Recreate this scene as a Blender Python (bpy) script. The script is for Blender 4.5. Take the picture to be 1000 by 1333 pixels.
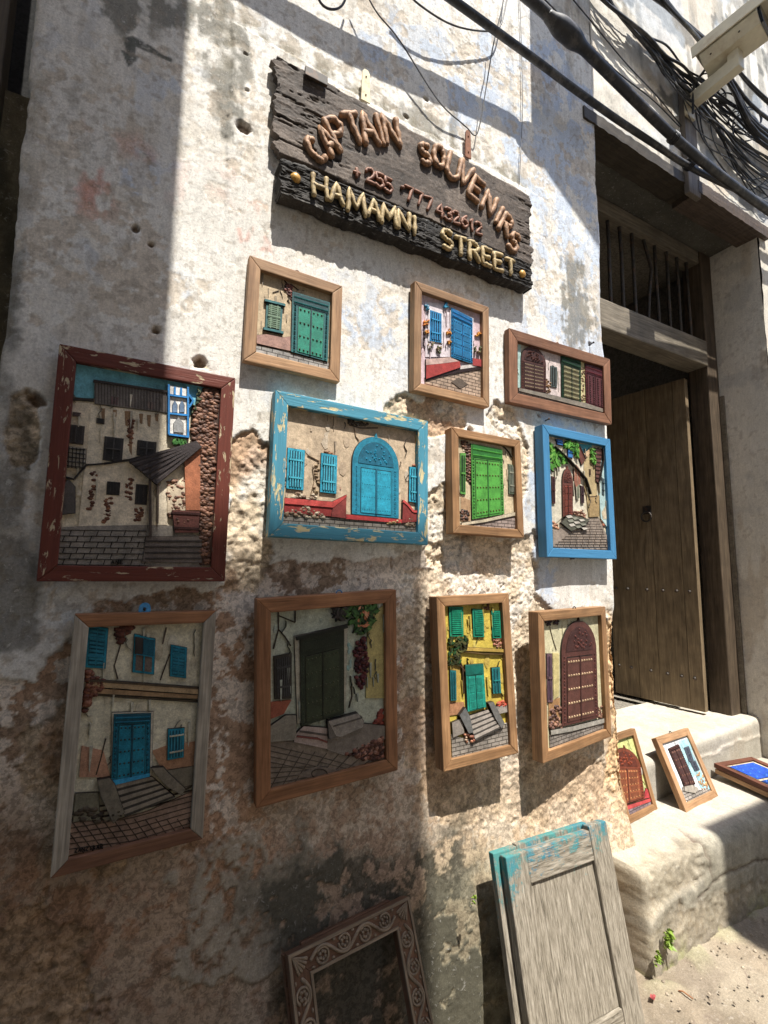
import bpy, bmesh, math, random
import numpy as np
from mathutils import Matrix, Vector

scene = bpy.context.scene
for o in list(bpy.data.objects):
    bpy.data.objects.remove(o)
COL = scene.collection
R = math.radians

# ------------------------------------------------------------------ camera
# world: X runs along the house wall to the right, Y into the wall (wall face at Y=0), Z up
YAW, PITCH, ROLL, FOCAL = R(28.527), R(6.640), R(0.625), 628.56   # focal length in photo pixels (1000 wide)
EYE = np.array([0.0, -1.45, 1.508])
_f = np.array([math.sin(YAW)*math.cos(PITCH), math.cos(YAW)*math.cos(PITCH), math.sin(PITCH)])
_r = np.array([math.cos(YAW), -math.sin(YAW), 0.0])
_u = np.cross(_r, _f)
_c, _s = math.cos(ROLL), math.sin(ROLL)
BASIS = np.array([_c*_r + _s*_u, -_s*_r + _c*_u, _f])

cd = bpy.data.cameras.new('camera')
cam = bpy.data.objects.new('camera', cd)
COL.objects.link(cam)
cd.sensor_fit = 'HORIZONTAL'; cd.sensor_width = 36.0
cd.lens = 36.0 * FOCAL / 1000.0
cd.clip_start = 0.02; cd.clip_end = 2000
m = Matrix.Identity(4)
for i in range(3):
    m[i][0], m[i][1], m[i][2], m[i][3] = BASIS[0][i], BASIS[1][i], -BASIS[2][i], EYE[i]
cam.matrix_world = m
scene.camera = cam

# ------------------------------------------------------------------ sky, sun, exposure
SUN_TRAVEL = Vector((-0.09, 1.0, -2.25)).normalized()
world = bpy.data.worlds.new('World'); scene.world = world; world.use_nodes = True
wn = world.node_tree; wn.nodes.clear()
sky = wn.nodes.new('ShaderNodeTexSky'); sky.sky_type = 'NISHITA'; sky.sun_disc = False
sky.sun_elevation = R(66.0); sky.sun_rotation = R(175.0)
bg = wn.nodes.new('ShaderNodeBackground'); bg.inputs['Strength'].default_value = 0.15
wo = wn.nodes.new('ShaderNodeOutputWorld')
wn.links.new(sky.outputs[0], bg.inputs[0]); wn.links.new(bg.outputs[0], wo.inputs[0])
sd = bpy.data.lights.new('sun', 'SUN'); sd.energy = 4.5; sd.angle = R(0.5); sd.color = (1.0, 0.955, 0.88)
sun = bpy.data.objects.new('sun', sd); COL.objects.link(sun)
sun.rotation_euler = SUN_TRAVEL.to_track_quat('-Z', 'Y').to_euler()
sun.location = (1, -6, 12)
scene.view_settings.view_transform = 'Standard'; scene.view_settings.look = 'None'
scene.view_settings.gamma = 1.0; scene.view_settings.exposure = 1.1
scene.view_settings.use_curve_mapping = False

# ------------------------------------------------------------------ measuring helpers
def ray(px, py):
    return BASIS.T @ np.array([(px-500)/FOCAL, -(py-666.5)/FOCAL, 1.0])
def on_y(px, py, y=0.0):
    w = ray(px, py); return EYE + w*((y-EYE[1])/w[1])
def on_z(px, py, z):
    w = ray(px, py); return EYE + w*((z-EYE[2])/w[2])
def on_x(px, py, x):
    w = ray(px, py); return EYE + w*((x-EYE[0])/w[0])
def wall_pts(pts, y=0.0):
    return [tuple(on_y(a, b, y)[[0, 2]]) for a, b in pts]

def lin(c, k=1.0):
    out = []
    for v in c:
        v = v/255.0
        out.append((v/12.92 if v <= .04045 else ((v+.055)/1.055)**2.4)*k)
    return tuple(out)

# ------------------------------------------------------------------ object helpers
def tag(o, label=None, category=None, group=None, kind=None):
    if label: o['label'] = label
    if category: o['category'] = category
    if group: o['group'] = group
    if kind: o['kind'] = kind
    return o
def link(name, me, material=None, parent=None, mw=None):
    o = bpy.data.objects.new(name, me); COL.objects.link(o)
    if me is not None and material is not None and not me.materials: me.materials.append(material)
    if parent: o.parent = parent
    if mw is not None: o.matrix_basis = mw
    return o
def empty(name, mw=None, loc=None):
    o = bpy.data.objects.new(name, None); COL.objects.link(o); o.empty_display_size = .05
    if mw is not None: o.matrix_world = mw
    if loc is not None: o.location = loc
    return o

class MB:
    """collects polygons (with an optional colour per polygon) and links them as one mesh"""
    def __init__(s): s.v = []; s.f = []; s.c = []; s.sm = []
    def add(s, vs, fs, col=(1, 1, 1), smooth=False):
        n = len(s.v); s.v += [tuple(map(float, p)) for p in vs]
        for f in fs:
            s.f.append(tuple(i+n for i in f)); s.c.append(col); s.sm.append(smooth)
    def box(s, lo, hi, col=(1, 1, 1)):
        x0, y0, z0 = lo; x1, y1, z1 = hi
        s.add([(x0,y0,z0),(x1,y0,z0),(x1,y1,z0),(x0,y1,z0),(x0,y0,z1),(x1,y0,z1),(x1,y1,z1),(x0,y1,z1)],
              [(0,3,2,1),(4,5,6,7),(0,1,5,4),(1,2,6,5),(2,3,7,6),(3,0,4,7)], col)
    def tube(s, pts, r, n=8, col=(1, 1, 1), flat=None, caps=True):
        P = [np.array(p, float) for p in pts]
        rr = r if isinstance(r, (list, tuple, np.ndarray)) else [r]*len(P)
        if caps:
            d0 = P[0]-P[1]; d0 /= np.linalg.norm(d0)+1e-12; d1 = P[-1]-P[-2]; d1 /= np.linalg.norm(d1)+1e-12
            P = [P[0]+d0*rr[0]*.8, P[0]+d0*rr[0]*.5] + P + [P[-1]+d1*rr[-1]*.5, P[-1]+d1*rr[-1]*.8]
            rr = [rr[0]*.35, rr[0]*.82] + list(rr) + [rr[-1]*.82, rr[-1]*.35]
        vs = []; up = None
        for i, p in enumerate(P):
            t = P[min(i+1, len(P)-1)]-P[max(i-1, 0)]; t = t/(np.linalg.norm(t)+1e-12)
            if up is None:
                a = np.array([0, 1, 0]) if abs(t[1]) < .9 else np.array([1, 0, 0])
            else: a = up
            b = np.cross(t, a); b /= np.linalg.norm(b)+1e-12; up = np.cross(b, t)
            for k in range(n):
                th = 2*math.pi*k/n
                o = (b*math.cos(th)+up*math.sin(th))*rr[i]
                if flat: o = o*np.array(flat)
                vs.append(p+o)
        m = len(P); fs = []
        for i in range(m-1):
            for k in range(n):
                a, b = i*n+k, i*n+(k+1) % n
                fs.append((a, b, b+n, a+n))
        fs.append(tuple(range(n-1, -1, -1))); fs.append(tuple((m-1)*n+k for k in range(n)))
        s.add(vs, fs, col, True)
    def pebble(s, c, rx, ry, rz, col, rnd, n=6):
        vs = [(c[0], c[1]-ry, c[2])]; fs = []
        for j, (h, q) in enumerate(((-.55, .8), (.1, 1.0))):
            for k in range(n):
                th = 2*math.pi*k/n + j*.3
                w = rnd.uniform(.8, 1.15)
                vs.append((c[0]+rx*q*w*math.cos(th), c[1]+ry*h, c[2]+rz*q*w*math.sin(th)))
        for k in range(n):
            fs.append((0, 1+k, 1+(k+1) % n)); fs.append((1+k, 1+n+k, 1+n+(k+1) % n, 1+(k+1) % n))
        s.add(vs, fs, col, True)
    def mesh(s, name):
        me = bpy.data.meshes.new(name); me.from_pydata(s.v, [], s.f)
        a = me.color_attributes.new('Col', 'FLOAT_COLOR', 'CORNER')
        buf = np.ones((len(me.loops), 4), np.float32)
        i = 0
        for f, c in zip(s.f, s.c):
            buf[i:i+len(f), :3] = c; i += len(f)
        a.data.foreach_set('color', buf.ravel())
        me.polygons.foreach_set('use_smooth', s.sm)
        me.update(); return me
    def build(s, name, material, parent=None, bevel=0, mw=None, recalc=True):
        me = s.mesh(name)
        if bevel or recalc:
            bm = bmesh.new(); bm.from_mesh(me)
            if recalc: bmesh.ops.recalc_face_normals(bm, faces=bm.faces)
            if bevel:
                es = [e for e in bm.edges if len(e.link_faces) == 2 and e.calc_face_angle(0) > R(30)]
                bmesh.ops.bevel(bm, geom=es, offset=bevel, segments=2, affect='EDGES', profile=.6)
            bm.to_mesh(me); bm.free()
        return link(name, me, material, parent, mw)

def grid_mesh(name, P, C, material, parent=None, closed=False, flip=False, bare=None):
    """P (rows, cols, 3) positions, C (rows, cols, 3) linear colours at the vertices"""
    nv, nu = P.shape[:2]
    me = bpy.data.meshes.new(name)
    me.vertices.add(nv*nu); me.vertices.foreach_set('co', P.astype(np.float32).ravel())
    i = (np.arange(nv-1)[:, None]*nu + np.arange(nu-1)[None, :]).ravel()
    q = np.stack([i, i+1, i+nu+1, i+nu], 1)
    if flip: q = q[:, ::-1]
    n = len(q)
    me.loops.add(n*4); me.loops.foreach_set('vertex_index', q.astype(np.int32).ravel())
    me.polygons.add(n); me.polygons.foreach_set('loop_start', np.arange(n, dtype=np.int32)*4)
    me.polygons.foreach_set('loop_total', np.full(n, 4, np.int32))
    me.polygons.foreach_set('use_smooth', np.ones(n, bool))
    me.update(calc_edges=True)
    a = me.color_attributes.new('Col', 'FLOAT_COLOR', 'POINT')
    c4 = np.ones((nv*nu, 4), np.float32); c4[:, :3] = np.clip(C, .004, .95).reshape(-1, 3)
    c4[:, 3] = np.clip(bare, 0, 1).ravel() if bare is not None else .6
    a.data.foreach_set('color', c4.ravel())
    return link(name, me, material, parent)

# ------------------------------------------------------------------ noise in numpy
def vnoise(x, y, seed=0):
    rs = np.random.RandomState(seed); T = rs.rand(256, 256)*2-1
    xi = np.floor(x).astype(np.int64); yi = np.floor(y).astype(np.int64)
    fx = x-xi; fy = y-yi
    fx = fx*fx*fx*(fx*(fx*6-15)+10); fy = fy*fy*fy*(fy*(fy*6-15)+10)
    x0 = xi & 255; x1 = (xi+1) & 255; y0 = yi & 255; y1 = (yi+1) & 255
    return (T[x0, y0]*(1-fx)+T[x1, y0]*fx)*(1-fy) + (T[x0, y1]*(1-fx)+T[x1, y1]*fx)*fy
def fbm(x, y, sc, oc=4, seed=0, gain=.5):
    t = 0; a = 1.0; n = 0
    for k in range(oc):
        f = sc*2.03**k
        t = t + a*vnoise(x*f+17.3*k+seed*3.1, y*f-9.7*k+seed*1.7, seed+k); n += a*a; a *= gain
    return t/math.sqrt(n)*1.3
def ridged(x, y, sc, oc=3, seed=0):
    t = 0; a = 1.0
    for k in range(oc):
        f = sc*2.1**k
        t = t + a*np.abs(vnoise(x*f+5.1*k, y*f+3.3*k, seed+k)); a *= .55
    return t
def smooth(a, b, x):
    t = np.clip((x-a)/(b-a), 0, 1); return t*t*(3-2*t)
def sdf(poly, X, Z):
    """signed distance to a polygon, negative inside"""
    d = np.full(X.shape, 1e9); ins = np.zeros(X.shape, bool)
    n = len(poly)
    for i in range(n):
        ax, az = poly[i]; bx, bz = poly[(i+1) % n]
        ex, ez = bx-ax, bz-az
        t = np.clip(((X-ax)*ex+(Z-az)*ez)/(ex*ex+ez*ez+1e-12), 0, 1)
        d = np.minimum(d, (X-ax-t*ex)**2+(Z-az-t*ez)**2)
        with np.errstate(divide='ignore', invalid='ignore'):
            c = ((az > Z) != (bz > Z)) & (X < ex*(Z-az)/(bz-az+1e-12)+ax)
        ins ^= c
    d = np.sqrt(d)
    return np.where(ins, -d, d)
def mixc(A, B, m):
    return A*(1-m[..., None]) + np.asarray(B)*m[..., None]

# ------------------------------------------------------------------ materials
def new_mat(name):
    mt = bpy.data.materials.new(name); mt.use_nodes = True
    nt = mt.node_tree; nt.nodes.clear()
    out = nt.nodes.new('ShaderNodeOutputMaterial'); b = nt.nodes.new('ShaderNodeBsdfPrincipled')
    nt.links.new(b.outputs[0], out.inputs[0])
    return mt, nt, b
def node(nt, t, ins=None, **kw):
    n = nt.nodes.new(t)
    for k, v in kw.items(): setattr(n, k, v)
    for k, v in (ins or {}).items():
        if isinstance(v, bpy.types.NodeSocket): nt.links.new(v, n.inputs[k])
        else: n.inputs[k].default_value = v
    return n
def noise(nt, vec, scale, detail=4, rough=.55, dist=0):
    return node(nt, 'ShaderNodeTexNoise', {'Vector': vec, 'Scale': scale, 'Detail': detail, 'Roughness': rough, 'Distortion': dist}).outputs[0]
def ramp(nt, fac, stops):
    n = node(nt, 'ShaderNodeValToRGB', {'Fac': fac}); cr = n.color_ramp
    while len(cr.elements) < len(stops): cr.elements.new(.5)
    for e, (p, c) in zip(cr.elements, stops):
        e.position = p; e.color = (*c, 1) if len(c) == 3 else c
    return n.outputs[0]
def mapr(nt, v, a, b, c=0., d=1.):
    return node(nt, 'ShaderNodeMapRange', {'Value': v, 'From Min': a, 'From Max': b, 'To Min': c, 'To Max': d}).outputs[0]
def mul(nt, a, b, op='MULTIPLY'):
    n = node(nt, 'ShaderNodeMath', operation=op)
    for i, v in enumerate((a, b)):
        if isinstance(v, bpy.types.NodeSocket): nt.links.new(v, n.inputs[i])
        else: n.inputs[i].default_value = v
    return n.outputs[0]
def mixrgb(nt, fac, a, b, mode='MIX'):
    n = node(nt, 'ShaderNodeMix', data_type='RGBA', blend_type=mode)
    for i, v in ((0, fac), (6, a), (7, b)):
        if isinstance(v, bpy.types.NodeSocket): nt.links.new(v, n.inputs[i])
        elif i == 0: n.inputs[0].default_value = v
        else: n.inputs[i].default_value = (*v, 1)
    return n.outputs[2]
def bump(nt, b, h, strength=.4, dist=.01):
    n = node(nt, 'ShaderNodeBump', {'Height': h, 'Strength': strength, 'Distance': dist})
    nt.links.new(n.outputs[0], b.inputs['Normal'])
def coords(nt, which='Object', scale=(1, 1, 1)):
    tc = node(nt, 'ShaderNodeTexCoord')
    return node(nt, 'ShaderNodeMapping', {'Vector': tc.outputs[which], 'Scale': scale}).outputs[0]
def colattr(nt):
    return node(nt, 'ShaderNodeVertexColor', layer_name='Col').outputs[0]

def grey(nt, k): return node(nt, 'ShaderNodeCombineColor', {0: k, 1: k, 2: k}).outputs[0]
def masonry_mat(name, grain=.2, bstr=.5, bdist=.004, rough=.93, mottle=1.0, flake=1.0):
    """vertex colours give the large layout; alpha tells bare render (1) from limewash (0); the nodes add the fine flaking and grain"""
    mt, nt, b = new_mat(name)
    v = coords(nt); vc = node(nt, 'ShaderNodeVertexColor', layer_name='Col'); base, bare = vc.outputs[0], vc.outputs[1]
    vs = coords(nt, scale=(1, 1, .22))
    n1 = noise(nt, v, 190, 4, .7); n2 = noise(nt, v, 58, 9, .74, .5); n3 = noise(nt, vs, 75, 5, .65)
    plaster = mul(nt, 1.0, bare, 'SUBTRACT')
    k = mapr(nt, n1, .3, .7, 1-grain, 1+grain)
    mm = mapr(nt, n2, .45, .53, 1-.28*mottle, 1+.18*mottle)
    kb = node(nt, 'ShaderNodeMix', {0: bare, 2: mapr(nt, n3, .32, .68, .88, 1.07), 3: mm}).outputs[0]
    # thin dark rims where the wash is lifting
    rim = mapr(nt, mul(nt, mul(nt, n2, .545, 'SUBTRACT'), 0.0, 'ABSOLUTE') if False else node(nt, 'ShaderNodeMath', {0: mul(nt, n2, .56, 'SUBTRACT')}, operation='ABSOLUTE').outputs[0], .0, .012, 1.0, 0.0)
    rimk = mul(nt, 1.0, mul(nt, mul(nt, rim, plaster), .34*flake), 'SUBTRACT')
    c = mixrgb(nt, 1.0, base, grey(nt, mul(nt, mul(nt, k, kb), rimk)), 'MULTIPLY')
    # clean flakes of white on the wash
    wh = mul(nt, mul(nt, mapr(nt, n2, .60, .615), plaster), .30*flake)
    c = mixrgb(nt, wh, c, (.74, .72, .68))
    nt.links.new(c, b.inputs['Base Color']); b.inputs['Roughness'].default_value = rough
    b.inputs['Specular IOR Level'].default_value = .2
    step_ = mul(nt, mapr(nt, n2, .555, .575), mul(nt, plaster, .35))
    h = mul(nt, mul(nt, mul(nt, n1, .35), mul(nt, n3, .35), 'ADD'), mul(nt, mul(nt, mul(nt, n2, bare), 1.6), step_, 'ADD'), 'ADD')
    bump(nt, b, h, bstr, bdist)
    return mt
def wood_mat(name, dark, light, axis=0, scale=1.0, paint=None, chip=.5, chipcol=None, rough=.62, bstr=.35, streak=60):
    """grain runs along the object's own axis; paint is a worn coat over the bare wood"""
    mt, nt, b = new_mat(name)
    info = node(nt, 'ShaderNodeObjectInfo')
    tc = node(nt, 'ShaderNodeTexCoord')
    off = node(nt, 'ShaderNodeVectorMath', operation='SCALE'); off.inputs[0].default_value = (7.1, 3.7, 5.3)
    nt.links.new(info.outputs['Random'], off.inputs['Scale'])
    ad = node(nt, 'ShaderNodeVectorMath', {0: tc.outputs['Object'], 1: off.outputs[0]}, operation='ADD')
    sc = [streak*scale]*3; sc[axis] = 3.5*scale
    v = node(nt, 'ShaderNodeMapping', {'Vector': ad.outputs[0], 'Scale': sc}).outputs[0]
    g = noise(nt, v, 1.0, 6, .65, .6)
    sc2 = [streak*3.5*scale]*3; sc2[axis] = 9*scale
    v2 = node(nt, 'ShaderNodeMapping', {'Vector': ad.outputs[0], 'Scale': sc2}).outputs[0]
    g2 = noise(nt, v2, 1.0, 4, .6)
    c = ramp(nt, g, [(.28, dark), (.5, tuple((p+q)/2 for p, q in zip(dark, light))), (.72, light)])
    gm = mapr(nt, g2, .3, .7, .72, 1.18)
    c = mixrgb(nt, 1.0, c, node(nt, 'ShaderNodeCombineColor', {0: gm, 1: gm, 2: gm}).outputs[0], 'MULTIPLY')
    rb = mapr(nt, info.outputs['Random'], 0.0, 1.0, .80, 1.12)
    c = mixrgb(nt, 1.0, c, node(nt, 'ShaderNodeCombineColor', {0: rb, 1: mul(nt, rb, rb, 'MULTIPLY') if False else rb, 2: rb}).outputs[0], 'MULTIPLY')
    h = mul(nt, g, g2, 'ADD')
    blot = noise(nt, ad.outputs[0], 11*scale, 3, .6)
    bm_ = mapr(nt, blot, .3, .7, .78, 1.12)
    c = mixrgb(nt, 1.0, c, node(nt, 'ShaderNodeCombineColor', {0: bm_, 1: bm_, 2: bm_}).outputs[0], 'MULTIPLY')
    if paint:
        sc3 = [75*scale]*3; sc3[axis] = 16*scale
        v3 = node(nt, 'ShaderNodeMapping', {'Vector': ad.outputs[0], 'Scale': sc3}).outputs[0]
        p = mul(nt, mul(nt, noise(nt, v3, 1.0, 7, .68, .5), .72), mul(nt, noise(nt, ad.outputs[0], 17*scale, 2, .5), .28), 'ADD')
        mk = mapr(nt, p, chip-.012, chip+.012)
        if chipcol:
            c = mixrgb(nt, mapr(nt, p, chip-.07, chip-.05), c, chipcol)
        pv = mixrgb(nt, mapr(nt, g, .3, .7), tuple(x*.8 for x in paint), tuple(min(1, x*1.15) for x in paint))
        c = mixrgb(nt, mk, c, pv)
        h = mul(nt, h, mk, 'ADD')
    nt.links.new(c, b.inputs['Base Color']); b.inputs['Roughness'].default_value = rough
    b.inputs['Specular IOR Level'].default_value = .3
    bump(nt, b, h, bstr, .002)
    return mt
def relief_mat(name, brick=None):
    mt, nt, b = new_mat(name)
    base = colattr(nt); v = coords(nt)
    n1 = noise(nt, v, 55, 5, .65); n2 = noise(nt, v, 260, 3, .6)
    n0 = noise(nt, coords(nt, scale=(1, 1, .5)), 19, 5, .7)
    k = mul(nt, mul(nt, mapr(nt, n1, .3, .7, .70, 1.2), mapr(nt, n2, .3, .7, .80, 1.16)), mapr(nt, n0, .35, .65, .80, 1.12))
    c = mixrgb(nt, 1.0, base, node(nt, 'ShaderNodeCombineColor', {0: k, 1: k, 2: k}).outputs[0], 'MULTIPLY')
    h = mul(nt, n1, n2, 'ADD')
    if brick:
        br = node(nt, 'ShaderNodeTexBrick', {'Vector': node(nt, 'ShaderNodeMapping', {'Vector': node(nt, 'ShaderNodeTexCoord').outputs['Object'], 'Rotation': (R(90), 0, 0)}).outputs[0], 'Scale': 1.0,
                  'Mortar Size': .0016, 'Brick Width': brick[0], 'Row Height': brick[1], 'Mortar Smooth': .3,
                  'Color1': (1, 1, 1, 1), 'Color2': (.72, .72, .72, 1), 'Mortar': (.16, .15, .14, 1)})
        c = mixrgb(nt, 1.0, c, br.outputs[0], 'MULTIPLY')
    nt.links.new(c, b.inputs['Base Color']); b.inputs['Roughness'].default_value = .55
    b.inputs['Specular IOR Level'].default_value = .3
    bump(nt, b, h, .5, .0015)
    return mt
def plain_mat(name, c, rough=.5, metal=0., var=.2, sc=40, dirt=None, bstr=.2, spec=.4):
    mt, nt, b = new_mat(name); v = coords(nt)
    n1 = noise(nt, v, sc, 5, .65)
    col = mixrgb(nt, mapr(nt, n1, .3, .7), tuple(x*(1-var) for x in c), tuple(min(1, x*(1+var)) for x in c))
    if dirt:
        col = mixrgb(nt, mapr(nt, noise(nt, v, sc*.4, 6, .7), .5, .72), col, dirt)
    nt.links.new(col, b.inputs['Base Color']); b.inputs['Roughness'].default_value = rough
    b.inputs['Metallic'].default_value = metal; b.inputs['Specular IOR Level'].default_value = spec
    bump(nt, b, n1, bstr, .002)
    return mt

MASON = masonry_mat('weathered_limewash')
CONC = masonry_mat('worn_cement', .2, .5, .004, .93, .45)
DIRT = masonry_mat('packed_dirt', .25, .6, .005, .95, .5)
RELIEF = relief_mat('relief_paint'); PAVING = relief_mat('relief_paving', (.034, .013)); COBBLE = relief_mat('relief_cobbles', (.04, .021))
BLACK = plain_mat('black_cable_rubber', (.024, .025, .028), .5, 0, .4, 30, (.13, .122, .112), .35)
RUST = plain_mat('rusty_iron', (.22, .09, .045), .75, .2, .4, 60, (.08, .045, .03))
IRON = plain_mat('old_iron', (.06, .055, .05), .6, .5, .3, 60, (.14, .08, .05))
CREAM = plain_mat('cream_painted_metal', (.62, .57, .43), .45, 0, .08, 25, (.45, .36, .24), .05)
TAN = wood_mat('tan_hardwood', lin((134, 100, 70)), lin((178, 143, 108)))
TAN2 = wood_mat('honey_hardwood', lin((124, 90, 60)), lin((168, 130, 92)))
REDWOOD = wood_mat('reddish_hardwood', lin((104, 70, 52)), lin((152, 110, 84)))
GREYWOOD = wood_mat('weathered_grey_wood', lin((120, 112, 100)), lin((178, 168, 152)), bstr=.6)
BROWNWOOD = wood_mat('brown_hardwood', lin((120, 80, 54)), lin((176, 126, 88)))

# ================================================================== THE HOUSE
house = tag(empty('plastered_house', loc=(0.8, 0.2, 0)), 'old limewashed coral stone house wall hung with painted pictures, with dark doorway', 'building')
house_inv = Matrix.Translation((-0.8, -0.2, 0))
def to_house(o):
    o.parent = house; o.matrix_basis = house_inv @ o.matrix_basis; return o

def wall_path(x0, x1, dx, wrap_l, wrap_r, rad=.014):
    """(x, y, nx, ny) along the face, turning back into the openings at either end"""
    p = []
    if wrap_l:
        p += [(x0, y, -1, 0) for y in np.linspace(wrap_l, rad+.01, 14)]
        p += [(x0+rad-rad*math.cos(a), rad-rad*math.sin(a), -math.cos(a), -math.sin(a)) for a in np.linspace(0, math.pi/2, 5)]
    a0 = x0+(rad+.004 if wrap_l else 0); a1 = x1-(rad+.004 if wrap_r else 0)
    p += [(x, 0, 0, -1) for x in np.arange(a0, a1, dx)]
    if wrap_r:
        p += [(x1-rad+rad*math.sin(a), rad-rad*math.cos(a), math.sin(a), -math.cos(a)) for a in np.linspace(0, math.pi/2, 5)]
        p += [(x1, y, 1, 0) for y in np.linspace(rad+.008, wrap_r, 30)]
    return np.array(p)

def front_wall():
    path = wall_path(-.30, 1.992, .0044, .35, .34)
    seg = np.r_[0, np.cumsum(np.hypot(np.diff(path[:, 0]), np.diff(path[:, 1])))]
    k = np.argmin(np.abs(path[:, 0]-.5)+np.abs(path[:, 1])); S1 = seg-seg[k]+path[k, 0]      # equals X on the face
    zs = np.r_[np.arange(-.12, 4.36, .0044), np.arange(4.38, 7.6, .03)]
    X, Z = np.meshgrid(S1, zs)
    fn = lambda sc, oc, sd, g=.5: fbm(X, Z, sc, oc, sd, g)
    n_big = fn(1.6, 4, 11); n_mid = fn(6, 5, 23); n_fine = fn(26, 4, 37); n_vf = fn(90, 3, 51, .6)
    streak = fbm(X*7.5, Z*1.0, 3.0, 4, 61)
    warp = .030*fn(5, 3, 71)+.016*fn(17, 3, 73)+.006*n_vf
    def area(px, w=1.0, soft=.004):
        return smooth(soft, -soft, sdf(wall_pts(px), X, Z)+warp*w)
    def soft(px, s=.10, w=1.0):
        return smooth(s, -s, sdf(wall_pts(px), X, Z)+warp*w)
    # --- where the limewash plaster has come off
    lower = area([(-200, 890), (40, 882), (55, 850), (105, 822), (118, 778), (200, 772), (300, 764), (345, 735), (420, 728), (500, 722), (556, 705), (600, 690), (650, 700),
                  (694, 700), (700, 775), (722, 800), (760, 797), (800, 812), (830, 830), (1100, 850), (1500, 2600), (-1200, 2600)], .8)
    spots = [[(294, 600), (306, 566), (330, 562), (352, 585), (366, 640), (362, 715), (330, 770), (294, 770)],
             [(503, 542), (507, 517), (528, 510), (545, 522), (560, 512), (588, 518), (604, 545), (594, 566), (560, 570), (520, 560)],
             [(556, 645), (573, 628), (592, 640), (610, 690), (600, 740), (552, 740)],
             [(636, 540), (645, 522), (662, 534), (684, 575), (690, 640), (676, 660), (668, 590)],
             [(240, 482), (252, 462), (264, 458), (274, 482)],
             [(20, 520), (35, 515), (42, 560), (35, 610), (14, 606)]]
    stone = lower*0
    for sp in spots: stone = np.maximum(stone, area(sp, .55, .003))
    # pinholes, chips and knocked-out lumps
    holes = lower*0
    for hx, hy, hr in ((317, 165, .026), (203, 430, .02), (176, 297, .012), (262, 470, .02), (345, 430, .008), (48, 520, .02), (322, 118, .007), (612, 560, .014),
                       (688, 470, .008), (768, 448, .012), (196, 318, .012), (702, 540, .01), (530, 150, .012), (556, 128, .01), (320, 70, .006)):
        c = on_y(hx, hy); d = np.hypot((X-c[0])*1.0, (Z-c[2])*1.25)
        holes = np.maximum(holes, smooth(hr*1.15, hr*.55, d+n_fine*hr*.30+n_vf*.002))
    chips = smooth(.50, .60, n_fine*.55+n_mid*.55+.12*n_vf)*(1-lower)
    bare_patch = smooth(.62, .70, fn(9, 4, 83)*.9+n_vf*.12)*(1-lower)*.8
    # --- inside the bare zone: coral stone, brown render, left-over wash
    rubble = np.maximum.reduce([
        area([(515, 735), (572, 735), (566, 900), (575, 1010), (520, 1010), (528, 860)], 1.2, .01),
        area([(655, 700), (700, 700), (712, 800), (702, 1000), (670, 1000), (660, 860)], 1.2, .01),
        area([(545, 1000), (690, 985), (830, 990), (830, 1060), (700, 1085), (560, 1060)], 1.2, .01),
        area([(560, 690), (700, 690), (700, 790), (560, 790)], 1.2, .01),
        area([(60, 900), (125, 880), (150, 1120), (60, 1160), (20, 1060)], 1.4, .01),
        area([(0, 1180), (60, 1170), (130, 1260), (130, 1500), (-100, 1500)], 1.4, .01)])
    rubble = rubble*lower
    residue = smooth(.0, .07, n_mid*.45+n_fine*.6+.25*n_big+.28*n_vf+.12*fn(44, 3, 187) + .0)*lower
    res_w = np.clip(.25+.9*soft([(-200, 880), (300, 770), (560, 720), (720, 780), (720, 1010), (320, 1010), (310, 1120), (-200, 1010)], .12), 0, 1)
    resid = residue*res_w
    cement = smooth(-.35, .25, n_mid*.5+n_fine*.5+.3*n_vf+.15)*np.maximum(area([(225, 1120), (300, 1090), (430, 1110), (420, 1230), (330, 1290), (240, 1240)], 1.6, .006),
                        area([(560, 1180), (640, 1150), (660, 1200), (700, 1500), (540, 1500)], 1.6, .03))*lower
    mould = np.clip(soft([(330, 1150), (440, 1120), (600, 1090), (600, 1160), (660, 1420), (280, 1480), (360, 1260)], .09, 2.0)*smooth(-.25, .25, n_mid*.6+n_fine*.6+.3*n_vf+.25)*1.25, 0, 1)
    mould = np.maximum(mould, .75*soft([(-120, 330), (22, 330), (18, 520), (46, 640), (52, 860), (-60, 875), (-200, 860)], .015, .8)*smooth(-1.3, .1, n_mid+n_fine*.5))
    edge_right = smooth(1.90, 1.965, X+warp*1.6)*smooth(1.42, 1.30, Z+warp*2)*smooth(.45, .75, Z+warp)
    # --- heights (outwards positive)
    h = .005*fn(1.3, 2, 11) + .00035*n_mid + .00012*n_fine
    h += .00018*fbm(X*2.2+Z, Z*1.1, 14, 3, 91)                                   # trowel strokes
    old = smooth(.004, -.004, sdf([(.215, 3.262), (1.6, 3.198), (1.6, 2.2), (.215, 2.2)], X, Z)+.25*warp)*smooth(2.35, 2.9, Z)   # an older coat round the sign
    h += .006*old
    h -= .0011*chips + .0012*bare_patch
    h -= .018*holes*(1+.3*n_vf)
    ren = lower
    h -= ren*(.007+.0022*n_mid+.0013*n_fine)
    h += ren*resid*.0022
    lumps = np.abs(fn(15, 4, 101, .6)); lumps2 = np.abs(fn(34, 3, 103, .6))
    h -= rubble*(.006-.0026*(lumps-.35)-.0020*(lumps2-.3)-.0013*n_vf)
    h -= stone*(.011-.0055*(lumps-.35)-.0035*(lumps2-.3)-.0013*n_vf)
    h += cement*(1-rubble)*(.005)
    crack = np.maximum(smooth(.030, .006, np.abs(fn(2.3, 5, 213, .62))), .6*smooth(.02, .004, np.abs(fn(4.6, 3, 117))))*smooth(.1, .5, fn(1.9, 2, 119)+.25)
    h -= .0012*crack
    flake = smooth(.0, .03, fn(30, 3, 131)+.5*n_mid-.35)*(1-lower)*(1-stone)
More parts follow.
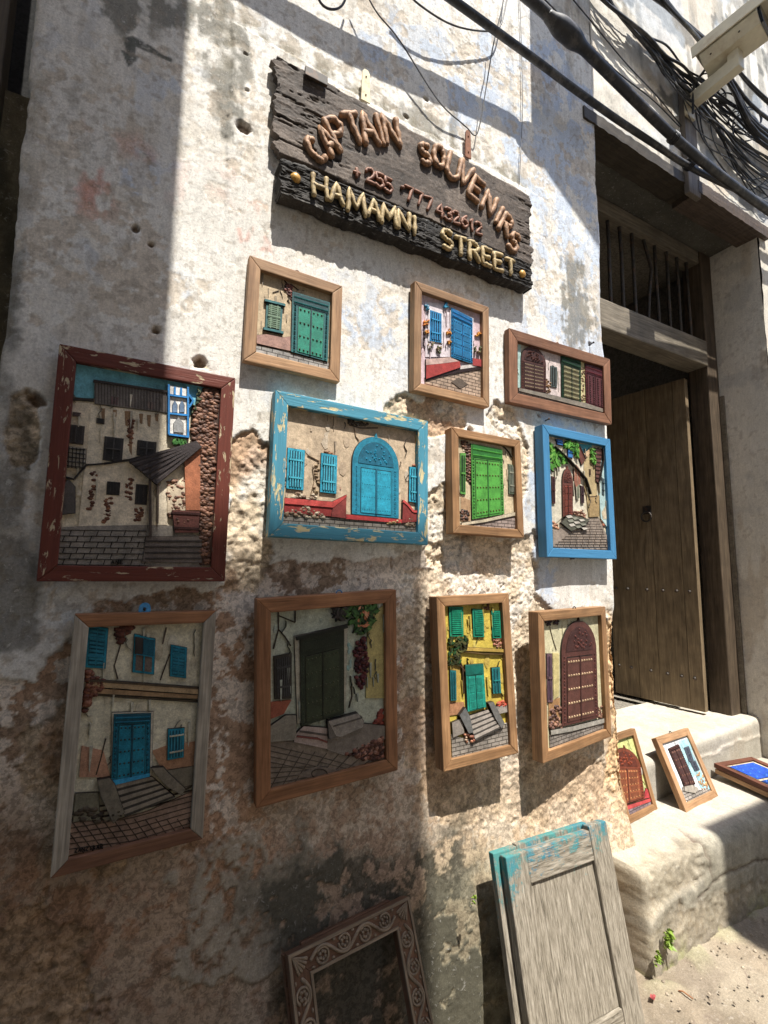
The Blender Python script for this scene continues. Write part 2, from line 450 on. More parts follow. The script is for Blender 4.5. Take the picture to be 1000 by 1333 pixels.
    h += .0004*flake
    h -= edge_right*(.010-.006*(lumps-.3)-.004*(lumps2-.3)-.0012*n_vf)
    belly = .085*smooth(.62, .12, Z)*smooth(.75, 1.5, X) + .018*smooth(1.2, .2, Z)
    corner_wear = smooth(1.95, 1.992, X)*smooth(2.02, 1.99, X)
    h -= corner_wear*(.004+.004*n_mid)*smooth(3.7, 3.4, Z)
    # --- colours
    C = np.empty(X.shape+(3,)); C[:] = (.75, .725, .668)
    C *= (1+.05*n_big+.05*n_mid+.03*n_fine)[..., None]
    cool = smooth(-.5, .9, fn(2.2, 3, 141)+.25*n_mid); C = mixc(C, (.70, .69, .665), .4*cool)
    warm = smooth(.1, .9, fn(1.3, 4, 143)+.3*streak); C = mixc(C, (.66, .58, .47), .22*warm)
    blue_zone = np.clip(soft([(640, 60), (800, 60), (812, 330), (800, 470), (760, 560), (690, 560), (690, 300), (660, 200)], .12)+
                        .9*soft([(676, 590), (700, 590), (720, 800), (690, 760)], .05)+.75*soft([(470, 0), (640, 60), (640, 200), (470, 80)], .14)+
                        .45*soft([(370, 360), (560, 380), (560, 480), (370, 460)], .12)+.35*soft([(110, 250), (230, 100), (240, 480), (190, 480)], .12)+.18, 0, 1)
    blue = smooth(.02, .30, fn(7, 5, 151, .6)*.8+.5*streak*.5+1.0*(blue_zone-.62))
    C = mixc(C, (.42, .52, .68), blue*.66*np.clip(blue_zone*1.5, 0, 1))
    flakes_wh = smooth(.30, .36, fn(13, 5, 153, .62)); C = mixc(C, (.77, .75, .70), .35*flakes_wh)
    C = mixc(C, (.62, .54, .44), .75*chips); C = mixc(C, (.63, .58, .50), .8*bare_patch)
    # grime washed down by rain
    gz = np.clip(1.1*soft([(110, -240), (238, -240), (232, 30), (175, 34), (135, 12)], .06)+.5*soft([(158, 92), (178, 90), (190, 112), (165, 118)], .03)+1.0*soft([(255, -160), (330, -160), (322, 160), (290, 180), (270, 60)], .07)+
                 .6*soft([(50, 60), (110, 100), (100, 330), (40, 300)], .12)+.9*soft([(720, 340), (760, 320), (775, 470), (745, 480)], .06)+
                 .55*soft([(470, 130), (580, 100), (650, 230), (560, 190)], .09)+.25*smooth(3.2, 4.2, Z), 0, 1.2)
    grime = smooth(.25, .8, .55*streak+.55*fn(11, 5, 161, .65)+1.1*gz-.32)
    C = mixc(C, (.14, .135, .11), .78*grime*np.clip(gz*1.4, 0, 1))
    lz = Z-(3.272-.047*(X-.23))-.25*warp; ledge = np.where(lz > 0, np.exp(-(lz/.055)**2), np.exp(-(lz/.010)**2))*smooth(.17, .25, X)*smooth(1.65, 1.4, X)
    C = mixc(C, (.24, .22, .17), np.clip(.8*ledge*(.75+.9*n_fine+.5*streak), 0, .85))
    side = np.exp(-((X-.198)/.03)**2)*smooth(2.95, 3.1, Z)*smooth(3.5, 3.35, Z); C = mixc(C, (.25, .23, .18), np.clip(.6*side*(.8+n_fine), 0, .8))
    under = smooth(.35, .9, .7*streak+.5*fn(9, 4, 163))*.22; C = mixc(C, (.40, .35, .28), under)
    # faded red daubs and the grey arrow
    red = np.clip(.75*soft([(106, 150), (126, 150), (126, 190), (104, 185)], .03)+.85*soft([(84, 228), (136, 222), (136, 268), (104, 274)], .04)+.4*soft([(150, 175), (182, 175), (182, 196), (150, 196)], .03)+
                  .35*soft([(238, 212), (305, 222), (300, 262), (238, 255)], .05)+.4*soft([(322, 262), (345, 262), (345, 282), (322, 282)], .03), 0, 1)
    for a, b_ in (((311, 298), (316, 323)), ((316, 323), (328, 297)), ((332, 331), (346, 309)), ((346, 309), (360, 336)), ((338, 323), (354, 325))):
        A, B = wall_pts([a, b_]); ex, ez = B[0]-A[0], B[1]-A[1]
        t = np.clip(((X-A[0])*ex+(Z-A[1])*ez)/(ex*ex+ez*ez), 0, 1); d = np.hypot(X-A[0]-t*ex, Z-A[1]-t*ez)
        red = np.maximum(red, .6*smooth(.012, .004, d+.004*n_fine))
    C = mixc(C, (.60, .24, .17), red*.8*smooth(-.6, .5, n_fine+streak+.2))
    arrow = smooth(.003, -.003, sdf(wall_pts([(160, 49), (172, 47), (224, 76), (223, 81), (177, 61), (176, 72), (182, 74), (167, 87), (157, 65), (164, 67)]), X, Z)+.002*n_fine)
    C = mixc(C, (.105, .11, .095), .92*arrow*smooth(-1.6, -.3, n_fine+n_vf*.5+.4))
    pores = smooth(.62, .9, fn(60, 2, 171)+.35*n_mid); C = mixc(C, (.36, .31, .25), .45*pores)
    C = mixc(C, (.30, .25, .20), .45*crack)
    # bare zone
    brown = np.empty_like(C); brown[:] = (.375, .27, .195)
    brown *= (1+.22*n_mid+.16*n_fine+.08*n_vf)[..., None]
    brown = mixc(brown, (.45, .275, .17), .55*smooth(.0, .8, fn(3.4, 4, 181)))
    brown = mixc(brown, (.27, .20, .14), .7*smooth(.1, .9, fn(4.3, 4, 183)))
    sandy = soft([(545, 960), (830, 940), (840, 1160), (560, 1160)], .12); brown = mixc(brown, (.52, .40, .27), .75*sandy)
    brown = mixc(brown, (.70, .63, .55), .88*resid); tan_r = smooth(.05, .11, n_mid*.5+n_fine*.6+.35*n_vf-.1+.2*fn(50, 2, 189)); brown = mixc(brown, (.44, .385, .30), .6*tan_r*(1-np.clip(res_w, 0, 1)))
    st = np.empty_like(C); st[:] = (.58, .475, .345); st *= (1+.16*n_mid+.14*n_fine+.1*n_vf)[..., None]
    st = mixc(st, (.70, .66, .59), .7*smooth(.1, .6, fn(8, 4, 191))); st = mixc(st, (.42, .26, .16), .7*smooth(.35, .8, fn(6, 4, 193)))
    pits = smooth(.30, .05, lumps)*smooth(.25, .05, lumps2); st = mixc(st, (.25, .17, .11), .55*pits)
    low_r = smooth(.95, .70, Z); st2 = mixc(st, np.array((.40, .285, .18))*(1+.25*n_fine+.2*n_vf)[..., None], .75*low_r)
    brown = mixc(brown, st2, .85*rubble)
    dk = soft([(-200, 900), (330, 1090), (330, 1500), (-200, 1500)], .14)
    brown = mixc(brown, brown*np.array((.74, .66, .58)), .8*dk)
    cem = np.empty_like(C); cem[:] = (.37, .325, .255); cem *= (1+.12*n_mid+.12*n_fine)[..., None]
    brown = mixc(brown, cem, .85*cement)
    grn = soft([(560, 1130), (680, 1110), (720, 1500), (520, 1500)], .1); brown = mixc(brown, np.array((.235, .22, .15))*(1+.3*n_mid+.2*n_fine)[..., None], .8*grn)
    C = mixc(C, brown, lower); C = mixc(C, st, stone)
    rim = smooth(.5, .0, np.abs(lower-.5)*2)*.5; C = mixc(C, (.30, .22, .15), rim*.6)
    C = mixc(C, (.17, .11, .07), holes*.85)
    C = mixc(C, np.array((.60, .40, .22))*(1+.25*n_fine+.2*n_vf)[..., None], edge_right*.9)
    C = mixc(C, (.055, .052, .038), np.clip(mould, 0, 1)*.88)
    wedge = smooth(-.27, -.30, X); C = mixc(C, (.45, .40, .33), .5*wedge)
    px_, py_ = path[:, 0][None, :], path[:, 1][None, :]
    nx_, ny_ = path[:, 2][None, :], path[:, 3][None, :]
    # battered left arris
    h -= smooth(-.262, -.30, X)*smooth(-.7, -.3, X)*(.004+.012*np.clip(n_mid+.3, 0, 2))*smooth(1.2, 1.6, Z)
    P = np.stack([px_+nx_*h, py_+ny_*h-belly*np.clip(1-py_/.3, 0, 1), Z+0*px_], -1)
    to_house(grid_mesh('wall', P, C, MASON, bare=np.clip(lower+stone+.7*edge_right, 0, 1)*(1-.75*cement)))
front_wall()

def patch(name, origin, du, dv, nu, nv, normal, colour, amp=.004, var=.12, seed=0, mat=None, parent=True, extra=None, bare=.15):
    """a plain stretch of masonry: a displaced grid"""
    u, v = np.meshgrid(np.linspace(0, 1, nu), np.linspace(0, 1, nv))
    origin, du, dv, normal = map(lambda q: np.array(q, float), (origin, du, dv, normal))
    X = u*np.linalg.norm(du)+seed*1.3; Z = v*np.linalg.norm(dv)-seed*.7
    n1 = fbm(X, Z, 2.2, 4, 200+seed); n2 = fbm(X, Z, 9, 4, 210+seed); n3 = fbm(X, Z, 40, 3, 220+seed)
    h = amp*(1.2*n1+.6*n2+.3*n3)
    C = np.empty(X.shape+(3,)); C[:] = colour; C *= (1+var*(.7*n1+.6*n2+.5*n3))[..., None]
    P = origin+u[..., None]*du+v[..., None]*dv
    if extra: C, h, P = extra(X, Z, u, v, C, h, P, n1, n2, n3)
    P = P+normal*h[..., None]
    o = grid_mesh(name, P, C, mat or MASON, bare=np.full(C.shape[:2], bare))
    return to_house(o) if parent else o

def upper_look(X, Z, u, v, C, h, P, n1, n2, n3):
    x = P[..., 0]; z = P[..., 2]
    streak = fbm(x*8, z*.8, 2.0, 4, 301)
    g = smooth(.05, .8, .7*streak+.5*n2+.7*smooth(4.2, 5.2, z)*smooth(2.5, 3.4, x)-.15)
    C = mixc(C, (.22, .20, .165), .7*g)
    C = mixc(C, (.56, .46, .34), .5*smooth(.2, .7, fbm(x, z, 3, 4, 303)))
    C = mixc(C, (.10, .10, .09), .75*smooth(.45, .8, fbm(x, z, 5, 4, 305)+.6*smooth(.30, .0, np.abs(z-(4.72-.05*(x-3))))-.2))
    C = mixc(C, (.50, .58, .66), .35*smooth(.2, .6, fbm(x, z, 4, 4, 307)))
    rag = .018*fbm(x, z*0, 7, 3, 309)
    low = v < .08
    P = P.copy(); P[..., 2] += np.where(v < .0001, rag, 0)
    C = mixc(C, (.22, .16, .11), .8*smooth(.045, .0, z-3.808-rag))
    h = h-.0015*chips_(x, z)
    return C, h, P
def chips_(x, z): return smooth(.45, .55, fbm(x, z, 12, 4, 317))
patch('wall_above_door', (1.985, 0.001, 3.808), (4.2, 0, 0), (0, 0, 3.7), 360, 300, (0, -1, 0), (.66, .62, .54), .0022, .14, 1, extra=upper_look)
patch('wall_beside_door', (3.62, 0, -.1), (2.6, 0, 0), (0, 0, 3.97), 60, 90, (0, -1, 0), (.60, .56, .48), .005, .14, 2)
def reveal_look(X, Z, u, v, C, h, P, n1, n2, n3):
    z = P[..., 2]
    st = smooth(.2, .6, fbm(P[..., 1]*3, z, 4, 4, 321)+.5*smooth(2.2, 1.3, z)*smooth(.9, 1.3, z)*1.2-.25)
    C = mixc(C, (.40, .29, .17), .3*st)
    C = mixc(C, (.36, .36, .36), .35*smooth(.3, .9, fbm(P[..., 1], z, 5, 4, 323)))
    lump = smooth(.10, .0, np.hypot((z-.78)*.8, P[..., 1]-.06)+.03*n2); C = mixc(C, (.36, .27, .19), .8*lump); h = h+.012*lump
    C = mixc(C, (.25, .19, .14), .3*smooth(.75, .95, n3+.3*n2))
    return C, h, P
patch('door_reveal', (3.61, .30, .25), (0, -.30, 0), (0, 0, 3.52), 40, 350, (-1, 0, 0), (.70, .655, .575), .003, .06, 3, extra=reveal_look)
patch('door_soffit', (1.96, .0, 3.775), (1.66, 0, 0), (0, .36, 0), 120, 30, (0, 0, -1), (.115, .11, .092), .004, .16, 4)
patch('wall_under_opening', (-2.6, .002, -.12), (2.31, 0, 0), (0, 0, 2.02), 80, 70, (0, -1, 0), (.34, .26, .19), .008, .2, 5)
patch('wall_far_end', (-2.6, .002, 1.92), (1.2, 0, 0), (0, 0, 5.6), 30, 80, (0, -1, 0), (.6, .56, .5), .006, .14, 6)
def recess_look(X, Z, u, v, C, h, P, n1, n2, n3):
    return mixc(C, (.055, .055, .04), .7*smooth(-.2, .5, n2)), h, P
patch('opening_back', (-1.45, .15, 1.85), (1.2, 0, 0), (0, 0, 1.0), 90, 80, (0, -1, 0), (.20, .175, .125), .008, .2, 7, extra=recess_look)
E1 = MB()   # sill slab of the left opening, backs of the walls, roof slab: closes the house
E1.box((-1.44, .02, 1.84), (-.28, .34, 1.905), (.3, .27, .22))
to_house(E1.build('opening_sill', MASON))
E2 = MB()
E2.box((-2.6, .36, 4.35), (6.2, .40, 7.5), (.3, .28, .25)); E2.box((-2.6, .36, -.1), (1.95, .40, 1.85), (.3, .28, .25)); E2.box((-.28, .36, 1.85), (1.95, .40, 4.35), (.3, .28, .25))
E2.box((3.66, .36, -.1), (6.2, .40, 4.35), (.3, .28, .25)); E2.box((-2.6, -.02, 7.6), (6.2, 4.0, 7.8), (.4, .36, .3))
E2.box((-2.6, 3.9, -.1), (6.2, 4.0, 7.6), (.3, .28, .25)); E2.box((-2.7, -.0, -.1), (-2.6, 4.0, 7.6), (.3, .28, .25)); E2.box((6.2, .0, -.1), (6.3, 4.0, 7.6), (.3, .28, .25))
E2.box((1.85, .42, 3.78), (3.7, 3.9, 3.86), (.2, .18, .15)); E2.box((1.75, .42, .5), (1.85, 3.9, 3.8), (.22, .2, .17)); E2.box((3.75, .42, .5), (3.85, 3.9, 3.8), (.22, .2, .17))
E2.box((1.85, .6, .50), (3.75, 3.9, .56), (.2, .18, .15)); E2.box((-1.5, .44, 1.8), (-.2, .46, 4.4), (.02, .02, .02))  # last box: near-black sheet, painted darkness behind the left opening
to_house(E2.build('inner_walls', MASON))

# timber in the left opening
WDARK = wood_mat('dark_old_timber', (.055, .042, .028), (.13, .10, .068), axis=2, bstr=.6)
WDARKX = wood_mat('dark_old_crossbar', (.035, .028, .02), (.085, .068, .048), axis=0, bstr=.6)
wf = MB(); wf.box((-.415, .10, 1.92), (-.372, .17, 4.3)); to_house(wf.build('opening_post', WDARK, bevel=.004))
wf = MB(); wf.box((-1.4, .11, 2.885), (-.416, .16, 2.965)); to_house(wf.build('opening_crossbar', WDARKX, bevel=.004))

# ---- unseen hood added high on the wall, shaped to cast the shade beside the sign
hd = MB()
zt, zb = 4.92, 4.98
hd.add([(1.56, .02, zt), (1.60, -.67, zt), (2.06, -.82, zt), (2.005, .02, zt), (1.56, .02, zb+.05), (1.60, -.67, zb), (2.06, -.82, zb), (2.005, .02, zb+.05)],
       [(0, 1, 2, 3), (4, 7, 6, 5), (0, 4, 5, 1), (1, 5, 6, 2), (2, 6, 7, 3), (3, 7, 4, 0)], (.42, .38, .33))
to_house(hd.build('added_shade_hood', CONC, bevel=.006))

# ---- doorway: lintel, frame, transom, grille, leaf
LINT = wood_mat('weathered_lintel', (.06, .043, .032), (.17, .125, .095), axis=0, bstr=.9, streak=80)
DOORW = wood_mat('old_door_plank', lin((92, 78, 60)), lin((144, 126, 100)), axis=2, bstr=.8, streak=45)
DOORD = wood_mat('old_door_frame', lin((62, 52, 42)), lin((104, 90, 74)), axis=2, bstr=.8, streak=45)
DOORX = wood_mat('old_transom', lin((88, 81, 70)), lin((140, 131, 116)), axis=0, bstr=.8, streak=45)
rnd = random.Random(4)
def rough_beam(name, x0, x1, y0, y1, z0, z1, mat, n=60, amp=.006, seed=1):
    rs = random.Random(seed); b = MB(); vs = []
    for i in range(n+1):
        x = x0+(x1-x0)*i/n
        for (y, z) in ((y0, z0), (y0, z1), (y1, z1), (y1, z0)):
            vs.append((x, y+rs.uniform(-amp, amp)*.5, z+rs.uniform(-amp, amp)))
    fs = []
    for i in range(n):
        a = i*4
        for k in range(4): fs.append((a+k, a+(k+1) % 4, a+4+(k+1) % 4, a+4+k))
    fs += [(0, 1, 2, 3), (n*4+3, n*4+2, n*4+1, n*4)]
    b.add(vs, fs); return to_house(b.build(name, mat))
rough_beam('lintel_beam', 2.86, 3.70, -.036, .12, 3.735, 3.815, LINT, 40, .003, 2)
rough_beam('lintel_beam', 1.90, 2.855, -.012, .13, 3.765, 3.83, WDARKX, 26, .004, 3)
fm = MB(); fm.box((3.475, .292, .59), (3.608, .42, 3.77)); to_house(fm.build('door_post', DOORD, bevel=.006))
fm = MB(); fm.box((1.99, .292, .59), (2.10, .42, 3.77)); to_house(fm.build('door_post', DOORD, bevel=.006))
fm = MB(); fm.box((3.590, .262, .60), (3.6065, .291, 2.72)); to_house(fm.build('door_stop', DOORX, bevel=.003))
fm = MB(); fm.box((2.101, .285, 2.915), (3.474, .43, 3.095)); to_house(fm.build('transom_beam', DOORX, bevel=.008))
fm = MB(); fm.box((2.101, .30, 3.68), (3.474, .41, 3.772)); to_house(fm.build('frame_head', DOORX, bevel=.006))
for i in range(11):
    x = 2.17+i*.122; b = MB()
    dx = .07 if i == 6 else rnd.uniform(-.008, .008)
    b.tube([(x, .34, 3.09), (x+dx*.4, .34, 3.3), (x+dx, .34, 3.5), (x+rnd.uniform(-.006, .006), .34, 3.69)], .011, 8)
    to_house(b.build('grille_bar', IRON))
# the leaf swings inwards: hinged by the right post
leaf_m = Matrix(((-.10, -.995, 0, 3.39), (.995, -.10, 0, .385), (0, 0, 1, .615), (0, 0, 0, 1)))   # local x runs from the hinge into the room
leaf = to_house(link('door_leaf', None, None, None, leaf_m)); leaf.empty_display_size = .05
lw = [.0, .085, .275, .415, .60]
for i in range(4):
    b = MB(); b.box((lw[i]+.0015, 0, .0), (lw[i+1]-.0015, .042, 2.22+rnd.uniform(-.004, .004)))
    link('plank', b.mesh('plank'), DOORW, leaf)
for zz in (.20, .76):
    for xx in (.05, .13, .22, .33, .47, .56):
        b = MB(); b.pebble((0, 0, 0), .012, .008, .012, (1, 1, 1), rnd)
        o = b.build('nail_head', IRON, leaf); o.location = (xx, .046, zz); o.rotation_euler = (0, 0, math.pi)
b = MB(); b.tube([(.30+.035*math.cos(a), .060, 1.28+.035*math.sin(a)) for a in np.linspace(0, 6.1, 16)], .006, 8); b.box((.27, .043, 1.30), (.33, .049, 1.36)); link('ring_pull', b.mesh('ring_pull'), IRON, leaf)
b = MB(); b.box((.04, -.032, 1.86), (.56, -.002, 1.96)); link('ledge', b.mesh('ledge'), DOORX, leaf)
b = MB(); b.box((.04, -.032, .30), (.56, -.002, .40)); link('ledge', b.mesh('ledge'), DOORX, leaf)

# ================================================================== PLINTH AND DOORSTEP
ZP = .367
def swept(name, prof, x0, x1, dx, colour, seed, look, material, slant=None):
    prof = np.array(prof, float); d = np.r_[0, np.cumsum(np.hypot(*np.diff(prof, axis=0).T))]
    t = np.arange(0, d[-1], .009); py = np.interp(t, d, prof[:, 0]); pz = np.interp(t, d, prof[:, 1])
    k = np.ones(5)/5
    for _ in range(2):
        py[3:-3] = np.convolve(py, k, 'same')[3:-3]; pz[3:-3] = np.convolve(pz, k, 'same')[3:-3]
    xs = np.arange(x0, x1, dx)
    U, T = np.meshgrid(xs, t)
    Y = np.repeat(py[:, None], len(xs), 1); Zz = np.repeat(pz[:, None], len(xs), 1)
    ty = np.gradient(py); tz = np.gradient(pz); l = np.hypot(ty, tz)
    NY = np.repeat((tz/l)[:, None], len(xs), 1); NZ = np.repeat((-ty/l)[:, None], len(xs), 1)
    n1 = fbm(U, T, 2.5, 4, 400+seed); n2 = fbm(U, T, 9, 4, 410+seed); n3 = fbm(U, T, 38, 4, 420+seed, .6)
    C = np.empty(U.shape+(3,)); C[:] = colour; C *= (1+.10*n1+.09*n2+.07*n3)[..., None]
    h = .003*n1+.0014*n2+.0007*n3
    C, h, U2, Y, Zz = look(U, T, Y, Zz, C, h, n1, n2, n3)
    P = np.stack([U2, Y+NY*h, Zz+NZ*h], -1)
    return grid_mesh(name, P, C, material)
def plinth_look(X, T, Y, Z, C, h, n1, n2, n3):
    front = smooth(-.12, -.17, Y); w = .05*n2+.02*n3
    lump = np.abs(fbm(X, T, 13, 4, 431, .6)); lump2 = np.abs(fbm(X, T, 36, 3, 433, .6))
    # broken render at the left end and along the foot
    top_break = smooth(2.26, 2.18, X+w+.25*(ZP-Z))*smooth(.20, .24, Z+w*.5)*smooth(-.06, -.12, Y)
    foot = smooth(.15, .12, Z+w*.5+.03*n1)*front
    left = smooth(2.06, 1.97, X+w)*front
    ex = np.clip(top_break+foot+.35*left, 0, 1)
    h = h - ex*(.006-.0028*(lump-.33)-.003*(lump2-.3)-.0018*n3) - top_break*.010
    Y = Y + .25*smooth(1.86, 1.785, X+.05*w)**1.5; h = h*smooth(1.79, 1.90, X)
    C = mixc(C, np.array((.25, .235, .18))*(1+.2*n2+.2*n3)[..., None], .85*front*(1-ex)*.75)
    C = mixc(C, np.array((.34, .295, .22))*(1+.2*n2+.2*n3)[..., None], ex*.9)
    C = mixc(C, (.26, .21, .14), .55*ex*smooth(.22, .04, lump))
    C = mixc(C, (.30, .32, .13), .55*smooth(.5, .0, Z/.22)*front*smooth(-.1, .6, n2+.4*n1))
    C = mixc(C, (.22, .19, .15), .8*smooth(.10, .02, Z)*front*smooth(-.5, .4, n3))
    crack = smooth(.035, .008, np.abs(fbm(X, T, 3.1, 4, 441)))*smooth(0, .4, n1+.3); h = h-.0015*crack; C = mixc(C, (.20, .16, .12), .4*crack)
    fc = smooth(.009, .002, np.abs(Z-.195-.028*fbm(X, X*0, 4, 4, 447)))*front*smooth(-.6, .1, n1+.3); h = h-.006*fc; C = mixc(C, (.13, .10, .075), .8*fc)
    vc = smooth(.008, .002, np.abs(X-2.27-.12*(ZP-Z)-.012*n2))*smooth(.20, .26, Z)*smooth(.0, -.1, Y); h = h-.006*vc; C = mixc(C, (.14, .10, .08), .8*vc)
    grim = smooth(.2, .7, fbm(X*3, T, 5, 4, 449)); C = mixc(C, (.22, .20, .15), .35*grim*front)
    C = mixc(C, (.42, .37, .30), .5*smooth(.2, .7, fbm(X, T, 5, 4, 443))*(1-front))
    return C, h, X, Y, Z
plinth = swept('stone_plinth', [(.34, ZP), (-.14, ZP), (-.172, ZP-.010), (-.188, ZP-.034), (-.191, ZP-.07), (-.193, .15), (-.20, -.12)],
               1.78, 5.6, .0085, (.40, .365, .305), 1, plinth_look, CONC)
tag(plinth, 'low cement plinth with broken render and worn edge in front of the doorway', 'plinth')
def step_look(X, T, Y, Z, C, h, n1, n2, n3):
    Y = Y + (X-2.4)*.045*smooth(.5, .2, Y); Z = Z + (X-2.4)*.03*smooth(.4, .5, Z)
    vert = smooth(.585, .56, Z)
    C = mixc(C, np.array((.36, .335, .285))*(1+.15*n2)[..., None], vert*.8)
    crack = smooth(.012, .004, np.abs(Z-.50-.015*fbm(X, X*0, 5, 4, 451)))*vert*smooth(2.7, 2.85, X); C = mixc(C, (.74, .68, .58), .8*crack); h = h+.003*crack
    C = mixc(C, (.40, .34, .27), .5*smooth(.3, .7, fbm(X, T, 6, 4, 453)))
    return C, h, X, Y, Z
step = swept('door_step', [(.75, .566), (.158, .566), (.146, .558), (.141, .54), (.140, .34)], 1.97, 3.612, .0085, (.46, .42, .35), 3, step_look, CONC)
to_house(step)

# ================================================================== GROUND
def ground():
    def axis(lo, hi, a, b, fine, coarse):
        far1 = [lo]; x = lo
        g1 = a-np.geomspace(coarse, a-lo, 24); g2 = b+np.geomspace(coarse, hi-b, 24)
        return np.r_[g1[::-1], np.arange(a, b, fine), g2]
    xs = axis(-300, 300, 1.45, 3.2, .0075, .02); ys = axis(-300, 300, -1.2, -.16, .0075, .02)
    X, Y = np.meshgrid(xs, ys)
    n1 = fbm(X, Y, 1.7, 4, 501); n2 = fbm(X, Y, 8, 4, 503); n3 = fbm(X, Y, 34, 4, 505, .6)
    near = smooth(12, 4, np.hypot(X, Y))
    h = near*(.006*n1+.004*n2+.0022*n3) + .02*np.clip(X-1.95, -3, 0)*smooth(6, 3, np.hypot(X, Y))
    C = np.empty(X.shape+(3,)); C[:] = (.25, .205, .15); C *= (1+.12*n1+.10*n2+.09*n3)[..., None]
    C = mixc(C, (.31, .265, .20), .6*smooth(.0, .6, fbm(X, Y, 3.5, 4, 507))); C = mixc(C, (.18, .145, .11), .6*smooth(.3, .7, fbm(X, Y, 5, 5, 509)))
    crack = smooth(.03, .006, np.abs(fbm(X, Y, 2.6, 4, 511))); C = mixc(C, (.18, .14, .11), .7*crack*near); h = h-.003*crack*near
    foot = smooth(-.30, -.20, Y)*smooth(1.7, 1.9, X)*near; C = mixc(C, (.30, .30, .17), .4*foot*smooth(-.3, .5, n2)); h = h+.008*foot*smooth(-.3, .6, n2)
    P = np.stack([X, Y, h], -1)
    return tag(grid_mesh('ground', P, C, DIRT), kind='structure')
ground()
gb = MB(); rg = random.Random(9)
for i in range(130):
    x = rg.uniform(1.75, 3.0); y = -.22-abs(rg.gauss(0, .16)); r = rg.choice((.003, .004, .005, .007)); k = rg.uniform(.5, 1.2)
    n = len(gb.v); gb.pebble((0, 0, 0), r*rg.uniform(.8, 1.4), r*.7, r, (.34*k, .28*k, .21*k), rg, 5)
    gb.v[n:] = [(x+a, y+c, .006-b_+.02*min(0, x-1.95)) for a, b_, c in gb.v[n:]]
tag(gb.build('grit', DIRT), 'fine stone grit scattered on the dirt along the foot of the plinth', 'grit', kind='stuff')

# ================================================================== RELIEF PICTURES IN FRAMES
def axes(yaw, tilt, roll):
    H = np.array([math.cos(yaw), math.sin(yaw), 0]); N = np.array([-math.sin(yaw), math.cos(yaw), 0])
    V = np.array([0, 0, 1])*math.cos(tilt)+N*math.sin(tilt)
    H2 = H*math.cos(roll)+V*math.sin(roll); V2 = -H*math.sin(roll)+V*math.cos(roll)
    return H2, np.cross(V2, H2), V2          # x right, y into the wall, z up
def clip_poly(pts, x0, z0, x1, z1):
    for ax, lim, sg in ((0, x0, 1), (0, x1, -1), (1, z0, 1), (1, z1, -1)):
        out = []
        for i in range(len(pts)):
            a, b = pts[i-1], pts[i]
            da, db = (a[ax]-lim)*sg, (b[ax]-lim)*sg
            if (da < 0) != (db < 0):
                t = da/(da-db); out.append((a[0]+(b[0]-a[0])*t, a[1]+(b[1]-a[1])*t))
            if db >= 0: out.append(b)
        pts = out
        if len(pts) < 3: return []
    res = []
    for p in pts:
        if not res or math.hypot(p[0]-res[-1][0], p[1]-res[-1][1]) > 2e-5: res.append(p)
    if len(res) > 1 and math.hypot(res[0][0]-res[-1][0], res[0][1]-res[-1][1]) < 2e-5: res.pop()
    return res if len(res) >= 3 else []

